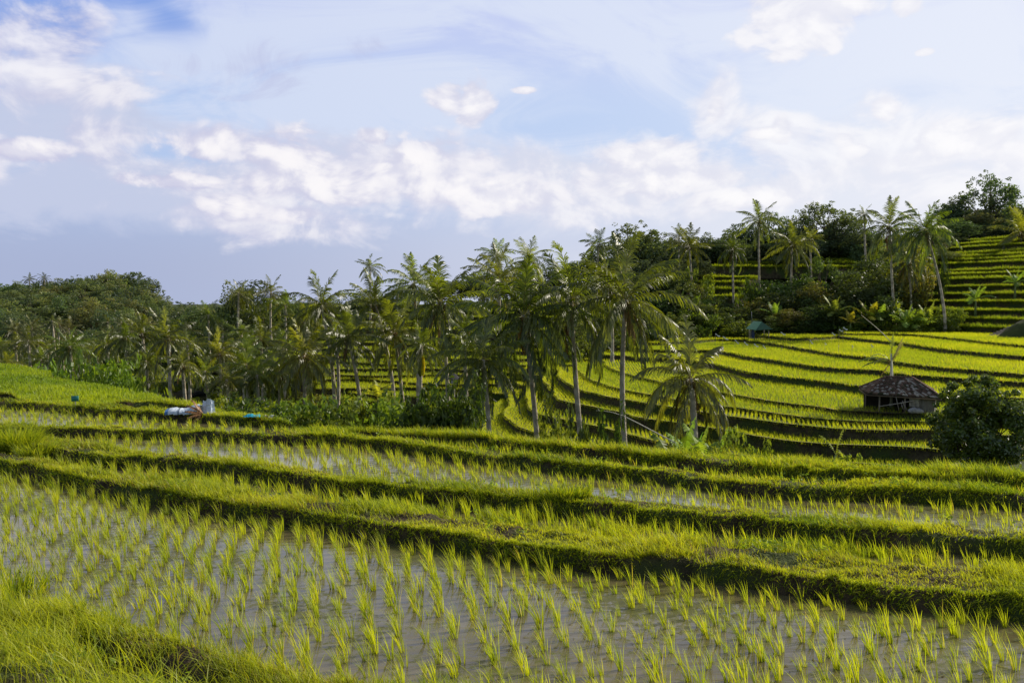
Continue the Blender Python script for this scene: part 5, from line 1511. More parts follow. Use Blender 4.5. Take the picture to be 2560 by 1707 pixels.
for (a, b, d, w, k) in [(1580, 690, 150, 6, 0), (1620, 720, 148, 5, 1), (1700, 735, 149, 5, 0), (1740, 745, 150, 5, 2), (1780, 740, 150, 6, 0), (1820, 745, 150, 6, 2), (1860, 740, 150, 6, 0), (1900, 735, 150, 5, 2), (1500, 745, 135, 5, 2), (1450, 740, 135, 5, 0),
                        (1380, 745, 128, 5, 2), (1420, 765, 126, 4, 2), (1670, 745, 150, 5, 3), (1960, 735, 148, 5, 1), (2010, 720, 148, 6, 0), (2060, 700, 147, 6, 2), (2100, 715, 146, 6, 3), (2150, 705, 146, 6, 0), (2190, 705, 144, 4, 1), (2160, 600, 160, 3, 2), (2040, 735, 146, 5, 3),
                        (2080, 745, 144, 4, 0), (2120, 740, 144, 5, 1), (2170, 745, 143, 4, 2), (1600, 625, 168, 6, 3), (1720, 640, 164, 5, 1), (1340, 760, 122, 4, 0), (1310, 775, 118, 3, 1), ]:
    x, y = cv('V', a, b); shrub(x, y, d, w, k, 'leafy bush on the bank where the valley terraces meet the trees', 'bushes on the bank behind the terraces')

# ------------------------------------------------------------------ banana plants
def banana_leaf(L, w, el, bend, az, col, rg, torn=0.5):
    ns = 14; s = np.linspace(0, 1, ns)
    e = el - bend * s ** 1.4
    ds = L / (ns - 1)
    h = np.concatenate([[0], np.cumsum(np.cos(e[:-1]) * ds)]); z = np.concatenate([[0], np.cumsum(np.sin(e[:-1]) * ds)])
    ca, sa = math.cos(az), math.sin(az)
    mid = np.stack([h * ca, h * sa, z], 1); lat = np.array([-sa, ca, 0.0])
    wid = w * np.sin(np.pi * np.clip((s - 0.16) / 0.84, 0, 1)) ** 0.6 * (s > 0.15) + 0.012
    V = []; T = []; off = 0; C = []
    tan = unit(np.gradient(mid, axis=0)); upv = unit(np.cross(tan, lat)); 
    for sd in (-1, 1):
        for i in range(ns - 1):
            tear = rg.uniform(0, torn) if rg.uniform() < 0.7 else 0
            dz = rg.uniform(0.15, 0.7)
            a = mid[i]; b = mid[i + 1]
            oa = a + lat * sd * wid[i] * (1 - 0.1 * dz) + tan[i] * 0.03 - np.array([0, 0, 1]) * wid[i] * dz
            ob = b + lat * sd * wid[i + 1] * (1 - 0.1 * dz) - tan[i] * tear * ds * 0.9 - np.array([0, 0, 1]) * wid[i + 1] * dz
            V += [a, b, ob, oa]; T += [(off, off + 1, off + 2), (off, off + 2, off + 3)]; off += 4
            cc = col * rg.uniform(0.75, 1.2); C += [cc * 1.3, cc * 1.3, cc, cc]
    return np.array(V), np.array(T), np.array(C)
def banana(px, py_top, d, n, label, group=None, h=None, L=1.7, col=(0.13, 0.24, 0.04), seed=0, lean=0.0, name='banana_plant', w=0.27, up=(50, 86)):
    rg = np.random.default_rng(3000 + seed)
    X = (px - 512) / F * d; fz = gz1(X, d) - 0.05
    hh = h if h else min(max(PD(px, py_top, d)[2] - fz - L * 0.8, 0.4), max(2.2, L * 0.9) if d > 60 else 9)
    root = bpy.data.objects.new(name, None); COL.objects.link(root); root.location = (X, d, fz); tag(root, label, 'banana plant' if name == 'banana_plant' else 'plant', group)
    mb = MB(); mb.tube([(0, 0, -0.1), (lean * 0.3, 0, hh * .5), (lean, 0, hh)], [0.11 * L / 1.7, 0.09 * L / 1.7, 0.05 * L / 1.7], 8, (0.16, 0.20, 0.07)); mb.build('stem', M['plain'], root, True)
    parts = []
    for i in range(n):
        f = i / max(n - 1, 1)
        parts.append(banana_leaf(L * rg.uniform(.8, 1.1), w * L / 1.7, R(up[1] - (up[1] - up[0]) * f), R(25 + 70 * f) * rg.uniform(.8, 1.2), i * 2.4 + rg.uniform(-.4, .4), np.array(col) * 0.6 * rg.uniform(.7, 1.3), rg))
    V, T, C = merge(parts)
    link('leaves', make_mesh('leaves', V, T, col=C, mats=M['shrub']), root, (lean, 0, hh))
    return root
def bB(x, y): return cv('B', x, y)
for i, (x, y, n, L, lb) in enumerate([(310, 1170, 3, 1.1, 'small banana plant with one dark upright leaf, leftmost by the low palm'), (450, 1130, 5, 1.25, 'banana plant with torn glossy leaves left of the low palm trunk'),
                                       (600, 1110, 5, 1.25, 'banana plant with shredded upright leaves right of the low palm trunk'), (790, 1110, 3, 1.3, 'banana plant with one tall fringed leaf beside the feathery bush'), (540, 1240, 4, 1.0, 'low banana sprout at the foot of the low palm')]):
    a, b = bB(x, y)
    banana(a, b, 33.0 + 0.6 * i, n, lb, 'banana plants around the low palm', L=L * 1.35, seed=i, up=(48, 88))
a, b = bB(1960, 1150)
X_ = float(edgeY((a - 15 - 512) / F)) + 0.8
banana(a - 8, b + 10, X_, 4, 'young arching palm like plant standing alone on the paddy edge', h=0.34, L=0.5, seed=9, lean=0.10, name='young_palm', w=0.16, col=(0.22, 0.26, 0.05), up=(20, 80))
for i, (x, y, d, L, cc, lb) in enumerate([(955, 640, 96, 2.6, (.26, .32, .05), 'pale green banana plant in the middle of the valley terraces'), (445, 680, 62, 2.8, (.2, .28, .05), 'tall upright pale banana leaf left of the thin leaning palm'),
                                          (340, 760, 66, 2.4, (.12, .2, .04), 'banana plant among the shrubs of the middle valley'), (1330, 720, 70, 2.6, (.08, .13, .03), 'dark fan leaved plant below the areca palm')]):
    a, b = cv('D', x, y); banana(a, b, d, 7 if i != 1 else 4, lb, L=L, seed=20 + i, up=(45, 86), col=cc)
for i, (x, y, d, L) in enumerate([(880, 1055, 150, 3.4), (1010, 1150, 146, 2.6), (1160, 1090, 148, 3.6), (1330, 1070, 148, 3.6), (1440, 1140, 144, 3.2), (1540, 1150, 144, 3.4), (1610, 1120, 146, 3.2), (1090, 1100, 150, 3.0), (1230, 1110, 147, 3.2), (350, 770, 165, 3.4), (520, 900, 158, 2.8)]):
    xx = (1800 + x / 3.095) / 2.5; yy = (400 + y / 3.095) / 2.5
    cc = (.34, .34, .05) if i in (1, 2) else (.18, .27, .06)
    banana(xx, yy, d, 9, 'pale banana plant in the thicket at the head of the terraces', 'banana plants in the thicket at the head of the terraces', L=L, seed=40 + i, col=cc, up=(25, 84), w=0.3)
for i, (x, y) in enumerate([(1560, 600), (1600, 605), (1440, 690), (1900, 690), (1640, 585), (1780, 600), (1300, 720), (2330, 590), (2240, 555)]):
    a, b = cv('V', x, y); banana(a, b, 160 - i * 1.5, 8, 'banana plant with drooping leaves on the wooded bank', 'banana plants on the wooded bank', L=3.0, seed=60 + i, col=(.15, .22, .05), up=(25, 84), w=.3)
# broken young palm behind the hut
def broken_palm():
    d = 66.0
    px, py = cv('C', 500, 610)
    X, Y, Z = PD(px, py, d)
    root = bpy.data.objects.new('broken_palm', None); COL.objects.link(root); fz = gz1(X, Y); root.location = (X, Y, fz)
    tag(root, 'battered young palm with snapped curling fronds right behind the hut roof', 'palm tree')
    h = Z - fz + 0.5
    mb = MB(); mb.tube([(0, 0, -.2), (0.05, 0, h * .6), (0, 0, h + .9)], [0.16, 0.13, 0.06], 8, (.7, .65, .5)); mb.build('trunk', M['plain'], root, True)
    parts = []
    for (L, el, bd, az, c) in [(1.9, 88, 5, 0.3, (.12, .15, .04)), (1.8, 62, -5, 0.1, (.25, .22, .1)), (1.6, 55, 0, 0.3, (.2, .2, .07)), (2.4, 25, 60, 3.3, (.14, .2, .05)), (2.0, 55, 150, 2.9, (.45, .5, .16)), (1.9, 10, 50, 3.0, (.1, .15, .04)), (1.6, 35, 100, 3.5, (.3, .3, .1)), (1.2, -50, 20, 2.8, (.3, .24, .12))]:
        parts.append(frond(L, R(el), R(bd), az, 26, 0.32, np.array(c), np.array([.35, .3, .15]), 0.6, 0, 0.05))
    V, T, C = merge(parts)
    link('crown', make_mesh('crown', V, T, col=C, mats=M['palm']), root, (0, 0, h + .35))
broken_palm()

# tall grass tussock on the left
def tussock(px, py, z0, n, h, r, label, seed, name='grass_tussock'):
    X, Y = P(px, py, z0)
    an = rng.uniform(0, 6.28, n); rr = r * np.sqrt(rng.uniform(0, 1, n))
    p = np.column_stack([np.cos(an) * rr * 1.3, np.sin(an) * rr * 0.8, np.zeros(n)])
    c = mixcol(GR_A * .9, GR_B * .9, np.clip(rng.normal(0.55, .3, n), 0, 1))
    V, T, C = blades(p, rng.uniform(0.5, 1.1, n) * h, 0.018, rng.uniform(0.1, 0.8, n), an + rng.normal(0, .6, n), c, 4, 0.3)
    z = float(near_zone(np.array([X]), np.array([Y]))[1][0])
    o = link(name, make_mesh(name, V, T, col=C, mats=M['grass']), None, (X, Y, z)); tag(o, label, 'grass')
tussock(14, 446, 0.25, 1500, 0.72, 0.36, 'big tussock of tall grass on the bund at the left edge', 1)
tussock(36, 449, 0.25, 500, 0.45, 0.3, 'smaller grass tussock beside the big one on the left bund', 2)
tussock(568, 500, 0.25, 500, 0.26, 0.25, 'dark grass tuft on the middle bund', 3)
tussock(10, 565, 0.3, 300, 0.35, 0.3, 'grass tuft overhanging the near paddy at the left edge', 4)

# ================================================================== BUILT THINGS
def hit(px, py, d0=12.0, d1=70.0):
    for d in np.arange(d0, d1, 0.25):
        X, Y, Z = PD(px, py, d)
        if gz1(X, Y) >= Z: return X, Y, gz1(X, Y)
    return PD(px, py, d1)
def hut():
    d = 63.0
    def at(x, y, dd=d): return PD(*cv('C', x, y), dd)
    s = d / F / 2.5 / 3.92      # metres per zoom pixel
    cxx, _, gzz = at(600, 960); cxx += 0.55
    root = bpy.data.objects.new('field_hut', None); COL.objects.link(root)
    gz_ = H - 7.12
    root.location = (cxx, d + 1.2, gz_)
    tag(root, 'small field hut with mossy brown tiled hip roof, open on its left side', 'hut')
    def lx(x): return (x - 600) * s
    eave = (960 - 790) * s; ridge = (960 - 632) * s
    # hip roof with rows of tiles, front depth 3.4 m
    x0, x1 = lx(185), lx(990); ya, yb = -1.9, 1.9
    cx0, cx1 = lx(440), lx(690)
    # the right front corner reads nearer: eave corner at 825
    corners = {'fl': (x0, ya + .9, eave + .12), 'fr': (lx(830), ya - 0.5, eave - .05), 'br': (x1, yb - 0.6, eave + .1), 'bl': (x0 + 0.9, yb + 1.0, eave + .12), 'ra': (cx0, 0.25, ridge), 'rb': (cx1, 0.0, ridge - .02)}
    rg = np.random.default_rng(5)
    mb = MB()
    def tiles(a, b, ra, rb, nrow, wtile=0.16):
        a, b, ra, rb = [np.array(q, float) for q in (a, b, ra, rb)]
        n = np.cross(b - a, (ra + rb) / 2 - a); n /= np.linalg.norm(n)
        if n[2] < 0: n = -n
        for r in range(nrow):
            f0, f1 = r / nrow, (r + 1.12) / nrow
            f1 = min(f1, 1.0)
            A0 = a + (ra - a) * f0; B0 = b + (rb - b) * f0; A1 = a + (ra - a) * f1; B1_ = b + (rb - b) * f1
            L = np.linalg.norm(B0 - A0); nt = max(2, int(L / wtile))
            for i in range(nt):
                u0, u1 = i / nt, (i + 0.97) / nt; um = (u0 + u1) / 2
                lift = n * 0.055; bow = n * 0.05
                j = n * rg.uniform(-0.012, 0.012)
                v = [A0 + (B0 - A0) * u0 + lift * .6 + j, A0 + (B0 - A0) * um + lift + bow * .6 + j, A0 + (B0 - A0) * u1 + lift * .6 + j,
                     A1 + (B1_ - A1) * u0 + j, A1 + (B1_ - A1) * um + bow * .6 + j, A1 + (B1_ - A1) * u1 + j,
                     A0 + (B0 - A0) * u0 + j - n * .01, A0 + (B0 - A0) * u1 + j - n * .01]
                k = rg.uniform(0.5, 1.2); c = np.array([0.165, 0.105, 0.075]) * k
                if rg.uniform() < 0.26: c = np.array([0.42, 0.37, 0.31]) * rg.uniform(.7, 1.2)
                if rg.uniform() < 0.10: c = np.array([0.06, 0.06, 0.03])
                mb.add(v, [(6, 7, 2), (6, 2, 1), (6, 1, 0)], [(0, 1, 4, 3), (1, 2, 5, 4)], c)
    C_ = corners
    tiles(C_['fl'], C_['fr'], C_['ra'], C_['rb'], 13); tiles(C_['fr'], C_['br'], C_['rb'], C_['rb'], 13)
    tiles(C_['br'], C_['bl'], C_['rb'], C_['ra'], 8, .4); tiles(C_['bl'], C_['fl'], C_['ra'], C_['ra'], 8, .4)
    for a, b in (('ra', 'rb'), ('fr', 'rb'), ('br', 'rb'), ('fl', 'ra'), ('bl', 'ra')):
        p, q = np.array(C_[a]), np.array(C_[b]); m = 14
        for i in range(m):
            f0 = i / m; f1 = (i + 1.1) / m
            mb.tube([tuple(p + (q - p) * f0 + [0, 0, .05]), tuple(p + (q - p) * min(f1, 1) + [0, 0, .05])], [0.085, 0.065], 6, np.array([0.15, 0.09, 0.065]) * rg.uniform(.6, 1.2))
    # dark underside
    order = ['fl', 'fr', 'br', 'bl']
    v = [np.array(C_[k]) - [0, 0, .06] for k in order] + [np.array(C_['ra']) - [0, 0, .12], np.array(C_['rb']) - [0, 0, .12]]
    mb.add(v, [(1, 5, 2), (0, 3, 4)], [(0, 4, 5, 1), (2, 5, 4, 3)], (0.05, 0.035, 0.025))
    mb.build('roof', M['plain'], root)
    mb = MB()
    # rafters ends and eave beams
    for a, b in (('fl', 'fr'), ('fr', 'br'), ('bl', 'fl')):
        p, q = np.array(C_[a]), np.array(C_[b]); mb.tube([tuple(p + [0, 0.05, -.12]), tuple(q + [0, .05, -.12])], 0.045, 6, (0.16, 0.12, 0.08))
    mb.build('eave_beam', M['plain'], root)
    # posts
    for (x, yy) in ((lx(315), -0.9), (lx(530), -1.5), (lx(650), -1.7), (lx(315), 1.6), (lx(880), 0.2)):
        mb = MB(); mb.tube([(x, yy, -.3), (x + .02, yy, eave + .2)], 0.055, 7, (0.28, 0.23, 0.17)); mb.build('post', M['plain'], root, True)
    # walls: woven grey sheets, front right and right side, low back wall
    def sheet(name, pts, z0, z1, col, n=14, amp=0.05, seed=1):
        mb = MB(); v = []; pts = np.array(pts, float)
        L = np.linspace(0, 1, n); k = len(pts) - 1
        bx = np.interp(L * k, np.arange(k + 1), pts[:, 0]); by = np.interp(L * k, np.arange(k + 1), pts[:, 1])
        m = 8; cc = []
        for j in range(m):
            f = j / (m - 1)
            for i in range(n):
                o = amp * math.sin(i * 1.9 + j * .3) + amp * rg.normal(0, .5)
                v.append((bx[i] + 0.2 * o, by[i] - o, z0 + (z1 - z0) * f)); cc.append(np.array(col) * (0.8 + 0.25 * rg.uniform() + 0.15 * math.sin(i * 2.3)))
        q = [(j * n + i, j * n + i + 1, (j + 1) * n + i + 1, (j + 1) * n + i) for j in range(m - 1) for i in range(n - 1)]
        mb.add(v, (), q, np.array(cc)); return mb.build(name, M['plain'], root)
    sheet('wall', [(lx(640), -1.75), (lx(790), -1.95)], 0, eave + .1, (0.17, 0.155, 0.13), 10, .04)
    o = sheet('wall', [(lx(790), -1.97), (lx(850), -1.3), (lx(895), 0.2)], 0, eave + .12, (0.42, 0.39, 0.33), 12, .06)  # side wall coloured paler to carry the sunlight on it
    o['label'] = 'draped side wall with sunlight put into its pale colour'
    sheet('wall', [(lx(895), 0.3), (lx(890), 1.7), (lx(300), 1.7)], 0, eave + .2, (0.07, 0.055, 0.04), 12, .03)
    sheet('wall', [(lx(560), -1.62), (lx(645), -1.8)], 0.42, 0.95, (0.36, 0.32, 0.25), 8, .08)
    # leaning sticks and rail
    mb = MB()
    mb.tube([(lx(270), -1.6, (960 - 893) * s), (lx(480), -1.8, (960 - 855) * s), (lx(600), -1.8, (960 - 832) * s)], 0.025, 5, (0.45, 0.40, 0.33)); mb.build('rail', M['plain'], root)
    mb = MB()
    for (a, b, c, dd) in ((460, 930, 440, 800), (500, 920, 490, 850), (540, 930, 500, 840), (480, 880, 520, 930), (520, 915, 505, 835)):
        mb.tube([(lx(a), -1.75, (960 - b) * s), (lx(c), -1.55, (960 - dd) * s)], 0.022, 5, (0.33, 0.28, 0.22))
    mb.build('prop_sticks', M['plain'], root)
    # earth floor pad
    mb = MB(); v = []
    for i in range(28):
        a = 2 * math.pi * i / 28; v.append((2.9 * math.cos(a) - .2, 2.4 * math.sin(a) * .9, 0.02 if 0 else 0.03))
    v.append((0, 0, 0.06)); mb.add(v, [(i, (i + 1) % 28, 28) for i in range(28)], (), (1, 1, 1))
    o = mb.build('earth_pad', M['mud'], None, loc=(cxx, d + 1.2, gz_)); tag(o, kind='structure')
    # sack in front, a thing of its own
    mb = MB(); v = []; cc = []
    n1, n2 = 14, 9
    for i in range(n1 + 1):
        u = i / n1; w = math.sin(math.pi * min(max(u, .02), .98)) ** 0.45
        for j in range(n2):
            a = 2 * math.pi * j / n2
            rj = rg.uniform(.85, 1.15)
            v.append(((u - .5) * 1.05, .26 * w * math.cos(a) * rj, max(0, .20 + .22 * w * math.sin(a) * rj - 0.12 * abs(u - .3)))); cc.append(np.array([.38, .36, .33]) * rg.uniform(.7, 1.1))
    q = [(i * n2 + j, i * n2 + (j + 1) % n2, (i + 1) * n2 + (j + 1) % n2, (i + 1) * n2 + j) for i in range(n1) for j in range(n2)]
    mb.add(v, (), q, np.array(cc))
    o = mb.build('sack', M['plain'], None, True, loc=(cxx + lx(600), d + 1.2 - 2.1, gz_ + .04), rot=(0, 0, .1)); tag(o, 'crumpled pale grey sack lying on the ground before the hut', 'sack')
hut()

def green_hut():
    X, Y, Z = hit(*cv('B', 1150, 268), 80, 175)
    d = Y; g = Z; s = d / F / 2.5 / 3.92
    s_ = s
    root = bpy.data.objects.new('shelter', None); COL.objects.link(root); root.location = (X, Y, Z)
    tag(root, 'little open shelter with green sheet metal roof by the bank', 'shelter')
    def L_(x): return (x - 1150) * s
    ev = (270 - 165) * s; rg_ = (270 - 88) * s
    mb = MB(); n = 14
    # gable roof: gable faces the right front
    A = np.array([L_(1025), -0.6, ev + .05]); B = np.array([L_(1100), -2.0, ev - .1]); Cc = np.array([L_(1280), -1.2, ev])
    R0 = np.array([L_(1118), 0.6, rg_]); R1 = np.array([L_(1165), -1.6, rg_ - .05]); D_ = np.array([L_(1250), 1.6, ev])
    def panel(a, b, c, dd, col):
        v = []
        for j in range(2):
            for i in range(n + 1):
                p = (a + (b - a) * i / n) if j == 0 else (dd + (c - dd) * i / n)
                v.append(p + np.array([0, 0, 0.03 * (i % 2)]))
        q = [(i, i + 1, n + 2 + i, n + 1 + i) for i in range(n)]
        mb.add(v, (), q, col)
    panel(A, B, R1, R0, (0.07, 0.27, 0.15)); panel(Cc, D_, R0, R1, (0.06, 0.22, 0.13))
    mb.add([B, Cc, R1], [(0, 1, 2)], (), (0.03, 0.11, 0.065))
    mb.build('roof', M['paint'], root)
    zb = min(g - Z, 0) - .2
    for (x, y, w) in ((1070, -0.9, .06), (1245, -.9, .06), (1085, 1.0, .06), (1235, 1.2, .06)):
        mb = MB(); mb.tube([(L_(x), y, zb), (L_(x), y, ev + .1)], w, 6, (.3, .27, .22)); mb.build('post', M['plain'], root)
    mb = MB(); v = []
    for j in range(6):
        for i in range(8): v.append((L_(1075 + i * 4.5), -0.98 + .06 * math.sin(i * 2.2), zb + .1 + (ev - zb - .1) * j / 5))
    mb.add(v, (), [(j * 8 + i, j * 8 + i + 1, j * 8 + 9 + i, j * 8 + 8 + i) for j in range(5) for i in range(7)], (0.012, 0.035, 0.12)); mb.build('curtain', M['paint'], root)
    mb = MB(); mb.box((L_(1150), .3, zb + .35), (L_(1230) - L_(1090), 1.6, .12), c=(.3, .26, .2)); mb.build('platform', M['plain'], root)
    mb = MB(); mb.tube([(0, 0, 0), (-.1, 0, 1.6)], .02, 5, (.6, .6, .6)); o = mb.build('antenna_pole', M['plain'], root, loc=(L_(1100), .2, rg_ - .2))
    a, b = cv('B', 1190, 200); shrub(a, b, d + .8, 2.6, 2, 'dark bush growing inside the green roofed shelter', None)
green_hut()

def cloth(name, pts_fn, nu, nv, col, mat='plain', amp=0.05, seed=0):
    rg = np.random.default_rng(seed); v = []; cc = []
    for j in range(nv):
        for i in range(nu):
            p = np.array(pts_fn(i / (nu - 1), j / (nv - 1)), float)
            p += rg.normal(0, amp, 3) * [.3, .6, .6]
            v.append(p); cc.append(np.array(col(i / (nu - 1), j / (nv - 1), rg)))
    mb = MB(); mb.add(v, (), [(j * nu + i, j * nu + i + 1, (j + 1) * nu + i + 1, (j + 1) * nu + i) for j in range(nv - 1) for i in range(nu - 1)], np.array(cc))
    return mb
def tarps():
    px, py = cv('E', 2150, 752)
    X, Y, base = hit(px, py, 20)
    K = Y / 33.0 * 0.9
    # long covered heap
    W = 0.85
    def heap(u, v):
        a = math.pi * v
        hgt = 0.18 * (0.7 + 0.6 * u) * (0.85 + .15 * math.sin(u * 9))
        return (u * W, -0.25 * math.cos(a) * (1 + .1 * math.sin(7 * u)), hgt * math.sin(a) ** 0.7)
    def col(u, v, rg):
        if u < 0.10: return np.array([.10, .22, .50]) * rg.uniform(.8, 1.2)
        return np.array([.62, .70, .82]) * rg.uniform(.85, 1.1) if abs(u - .4) > .02 else np.array([.08, .12, .2])
    o = cloth('tarpaulin', heap, 26, 12, col, amp=.015, seed=3).build('tarpaulin', M['plain'], None, loc=(X - .05 - W * .42, Y, base), rot=(0, 0, .1)); tag(o, 'long heap covered by pale blue and white tarpaulin by the hedge', 'tarpaulin')
    # upright draped sheet
    def drape(u, v):
        w = 0.17 * (1 - 0.25 * v); a = (u - .5) * 2.6
        return (w * math.sin(a) + .03 * math.sin(u * 20), -.16 * math.cos(a) * (1 - .5 * v), 0.34 * v ** .9 - (0.03 * math.sin(u * 7) if v > .9 else 0))
    o = cloth('sheet', drape, 18, 12, lambda u, v, rg: np.array([.66, .74, .86]) * rg.uniform(.9, 1.08), amp=.012, seed=4).build('tarpaulin', M['plain'], None, loc=(X + 0.62, Y + .1, base)); tag(o, 'white sheet draped upright over a post at the right end of the heap', 'tarpaulin')
    parts = [frond(0.42, R(60 - 22 * i), R(20), 3.14 + .25 * i, 24, 0.13, np.array([.34, .18, .08]), np.array([.35, .2, .1]), .6, 0, .03) for i in range(5)]
    V, T, C = merge(parts)
    o = link('fallen_frond', make_mesh('fallen_frond', V, T, col=C, mats=M['dead']), None, (X + 0.58, Y - .25, base + .04)); tag(o, 'dry reddish brown palm frond lying against the white sheet', 'palm frond')
    # turquoise tarp on the ground
    X2, Y2, z2 = hit(*cv('G', 1420, 112), 18)
    o = cloth('tarp', lambda u, v: (u * 0.5, -.15 + .3 * v, .05 + .06 * math.sin(u * 5) * math.sin(math.pi * v) + (.08 * math.exp(-((u - .75) / .12) ** 2)) * math.sin(math.pi * v)), 20, 9, lambda u, v, rg: np.array([.02, .33, .50]) * rg.uniform(.7, 1.2), amp=.01, seed=6).build('tarpaulin', M['plain'], None, loc=(X2 - .3, Y2, z2 + .02))
    tag(o, 'turquoise tarpaulin spread flat on the grass below the hedge', 'tarpaulin')
    o = cloth('tarp', lambda u, v: (u * .26, -.08 + .16 * v, .04 + .04 * math.sin(u * 9 + v * 4)), 10, 6, lambda u, v, rg: np.array([.7, .72, .75]) * rg.uniform(.8, 1.1), amp=.01, seed=7).build('plastic_sheet', M['plain'], None, loc=(X2 + .24, Y2, z2 + .03))
    tag(o, 'crumpled white plastic sheet next to the turquoise tarpaulin', 'plastic sheet')
tarps()

def sign():
    X, Y, g = hit(*cv('E', 888, 665), 22); d = Y; Z = PD(*cv('E', 888, 550), d)[2]
    root = bpy.data.objects.new('field_sign', None); COL.objects.link(root); root.location = (X, Y, g); tag(root, 'small teal sign board on a thin stake in the left slope', 'sign')
    mb = MB(); mb.tube([(0, 0, -.1), (0, 0, Z - g)], .014, 5, (.3, .3, .25)); mb.build('stake', M['plain'], root)
    mb = MB(); mb.box((0, -.02, Z - g + .02), (.2, .015, .15), c=(.02, .20, .17)); mb.build('board', M['paint'], root)
sign()

def pole(name, pts, r, col, label, cat='pole'):
    p0 = pts[0]; mb = MB(); mb.tube([tuple(np.array(p) - np.array(p0)) for p in pts], r, 6, col)
    o = mb.build(name, M['plain'], None, True, loc=p0); tag(o, label, cat); return o
# long curved bamboo pole over the lower terraces
pts = []
for (x, y, d) in [(2305, 1196, 30), (2120, 1100, 34), (1940, 1005, 38), (1800, 935, 42), (1690, 900, 45), (1600, 885, 48), (1530, 882, 50)]:
    pts.append(PD(*cv('A', x, y), d))
pole('bamboo_pole', pts, [0.018, 0.018, 0.018, 0.018, 0.016, 0.014, 0.010], (.62, .58, .45), 'long pale bamboo pole arching out over the lower curved terraces')
pts = [PD(*cv('A', x, y), d) for (x, y, d) in [(1710, 352, 112), (1660, 270, 113), (1610, 210, 114), (1560, 175, 115), (1530, 170, 116)]]
pole('bamboo_pole', pts, [.05, .045, .04, .03, .02], (.5, .48, .38), 'curved bamboo pole leaning at the tip of the upper terraces behind the fourth tall palm')
pts = [PD(*cv('Fz', x, y), d) for (x, y, d) in [(580, 1460, 100), (480, 1355, 108), (380, 1265, 115), (300, 1200, 122), (240, 1150, 128)]]
pole('bamboo_pole', pts, [.04, .04, .035, .03, .02], (.5, .47, .33), 'thin bamboo pole slanting up over the paddies behind the hut')
pts = [PD(*cv('A', x, y), d) for (x, y, d) in [(555, 795, 84), (400, 690, 88), (300, 630, 92)]]
pole('bamboo_pole', pts, [.03, .03, .02], (.55, .5, .38), 'thin stick lying slanted over the left curved terraces')
for i, (x, y, x2, y2) in enumerate([(2405, 0, 0, 0)]): pass
# bird scaring strips
random.seed(4)
strips = [(515, 155, 540, 188), (738, 210, 785, 238), (812, 238, 865, 270), (930, 270, 970, 308), (1020, 290, 1060, 322), (1118, 310, 1160, 338), (1205, 322, 1235, 358), (1390, 330, 1392, 372), (1380, 195, 1425, 222), (1665, 272, 1695, 310), (1880, 198, 1915, 225), (1990, 148, 2035, 172), (1810, 300, 1828, 316), (1945, 322, 1950, 334), (2078, 325, 2092, 342), (2265, 318, 2285, 340), (1950, 170, 1990, 185)]
for i, (x, y, x2, y2) in enumerate(strips):
    d = 112 + 0.02 * (1500 - x) + (20 if y < 200 else 0)
    a = np.array(PD(*cv('B', x, y), d)); b = np.array(PD(*cv('B', x2, y2), d))
    g = gz1(a[0], a[1])
    root = bpy.data.objects.new('bird_scaring_strip', None); COL.objects.link(root); root.location = (a[0], a[1], g); tag(root, 'white plastic strip fluttering over the upper paddies', 'plastic strip', 'white strips hung over the upper paddies')
    mb = MB(); v = []
    for j in range(5):
        p = (b - a) * j / 4 + np.array([0, 0, .06 * math.sin(j * 2)]); p[2] += a[2] - g
        v += [p + [0, 0, .07], p - [0, 0, .07]]
    mb.add(v, (), [(2 * j, 2 * j + 1, 2 * j + 3, 2 * j + 2) for j in range(4)], (.85, .85, .85)); mb.build('strip', M['plain'], root)
    mb = MB(); mb.tube([(0, 0, -.1), (0, 0, a[2] - g + .05)], .012, 4, (.3, .27, .2)); mb.build('stake', M['plain'], root)

def shrine():
    X, Y, Z = hit(*cv('Fz', 720, 1350), 90, 175); d = Y; s = d / F / 2.5 / 4.48
    g = gz1(X, Y); root = bpy.data.objects.new('shrine', None); COL.objects.link(root); root.location = (X, Y, Z); root.scale = (.55, .55, .55); tag(root, 'small pale stone shrine pillar before the banana thicket', 'shrine')
    mb = MB()
    for (z, w, h, c) in ((-.6, .9, 1.3, .35), (.75, .6, .25, .5), (1.1, .75, .45, .55)): mb.box((0, 0, z + h / 2 - .2 if z < 0 else z), (w, w, h), c=(c, c, c * .95))
    mb.build('pillar', M['plain'], root)
    mb = MB(); mb.box((0, 0, 1.75), (.55, .55, .8), c=(.5, .48, .45)); mb.build('niche', M['plain'], root)
    mb = MB(); 
    for i in range(4): mb.box((0, 0, 2.22 + i * .13), (.95 - i * .24, .95 - i * .24, .12), c=(.28, .25, .22))
    mb.build('roof', M['plain'], root)
shrine()
def tiny_shrine():
    d = 76.0; X, Y, Z = PD(*cv('D', 1705, 690), d); g = gz1(X, Y)
    root = bpy.data.objects.new('shrine', None); COL.objects.link(root); root.location = (X, Y, g); tag(root, 'tiny field shrine with pointed black and white roof above the dark bushes', 'shrine')
    h = max(Z - g, .8)
    mb = MB(); mb.tube([(0, 0, -.1), (0, 0, h)], .07, 6, (.3, .28, .25)); mb.build('post', M['plain'], root)
    mb = MB(); mb.box((0, 0, h + .12), (.5, .4, .35), c=(.5, .5, .5)); mb.build('box', M['plain'], root)
    mb = MB(); z = h + .3
    mb.add([(-.5, -.4, z), (.5, -.4, z), (.5, .4, z), (-.5, .4, z), (0, 0, z + .5)], [(0, 1, 4), (1, 2, 4), (2, 3, 4), (3, 0, 4)], (), (.06, .06, .065)); mb.build('roof', M['plain'], root)
tiny_shrine()

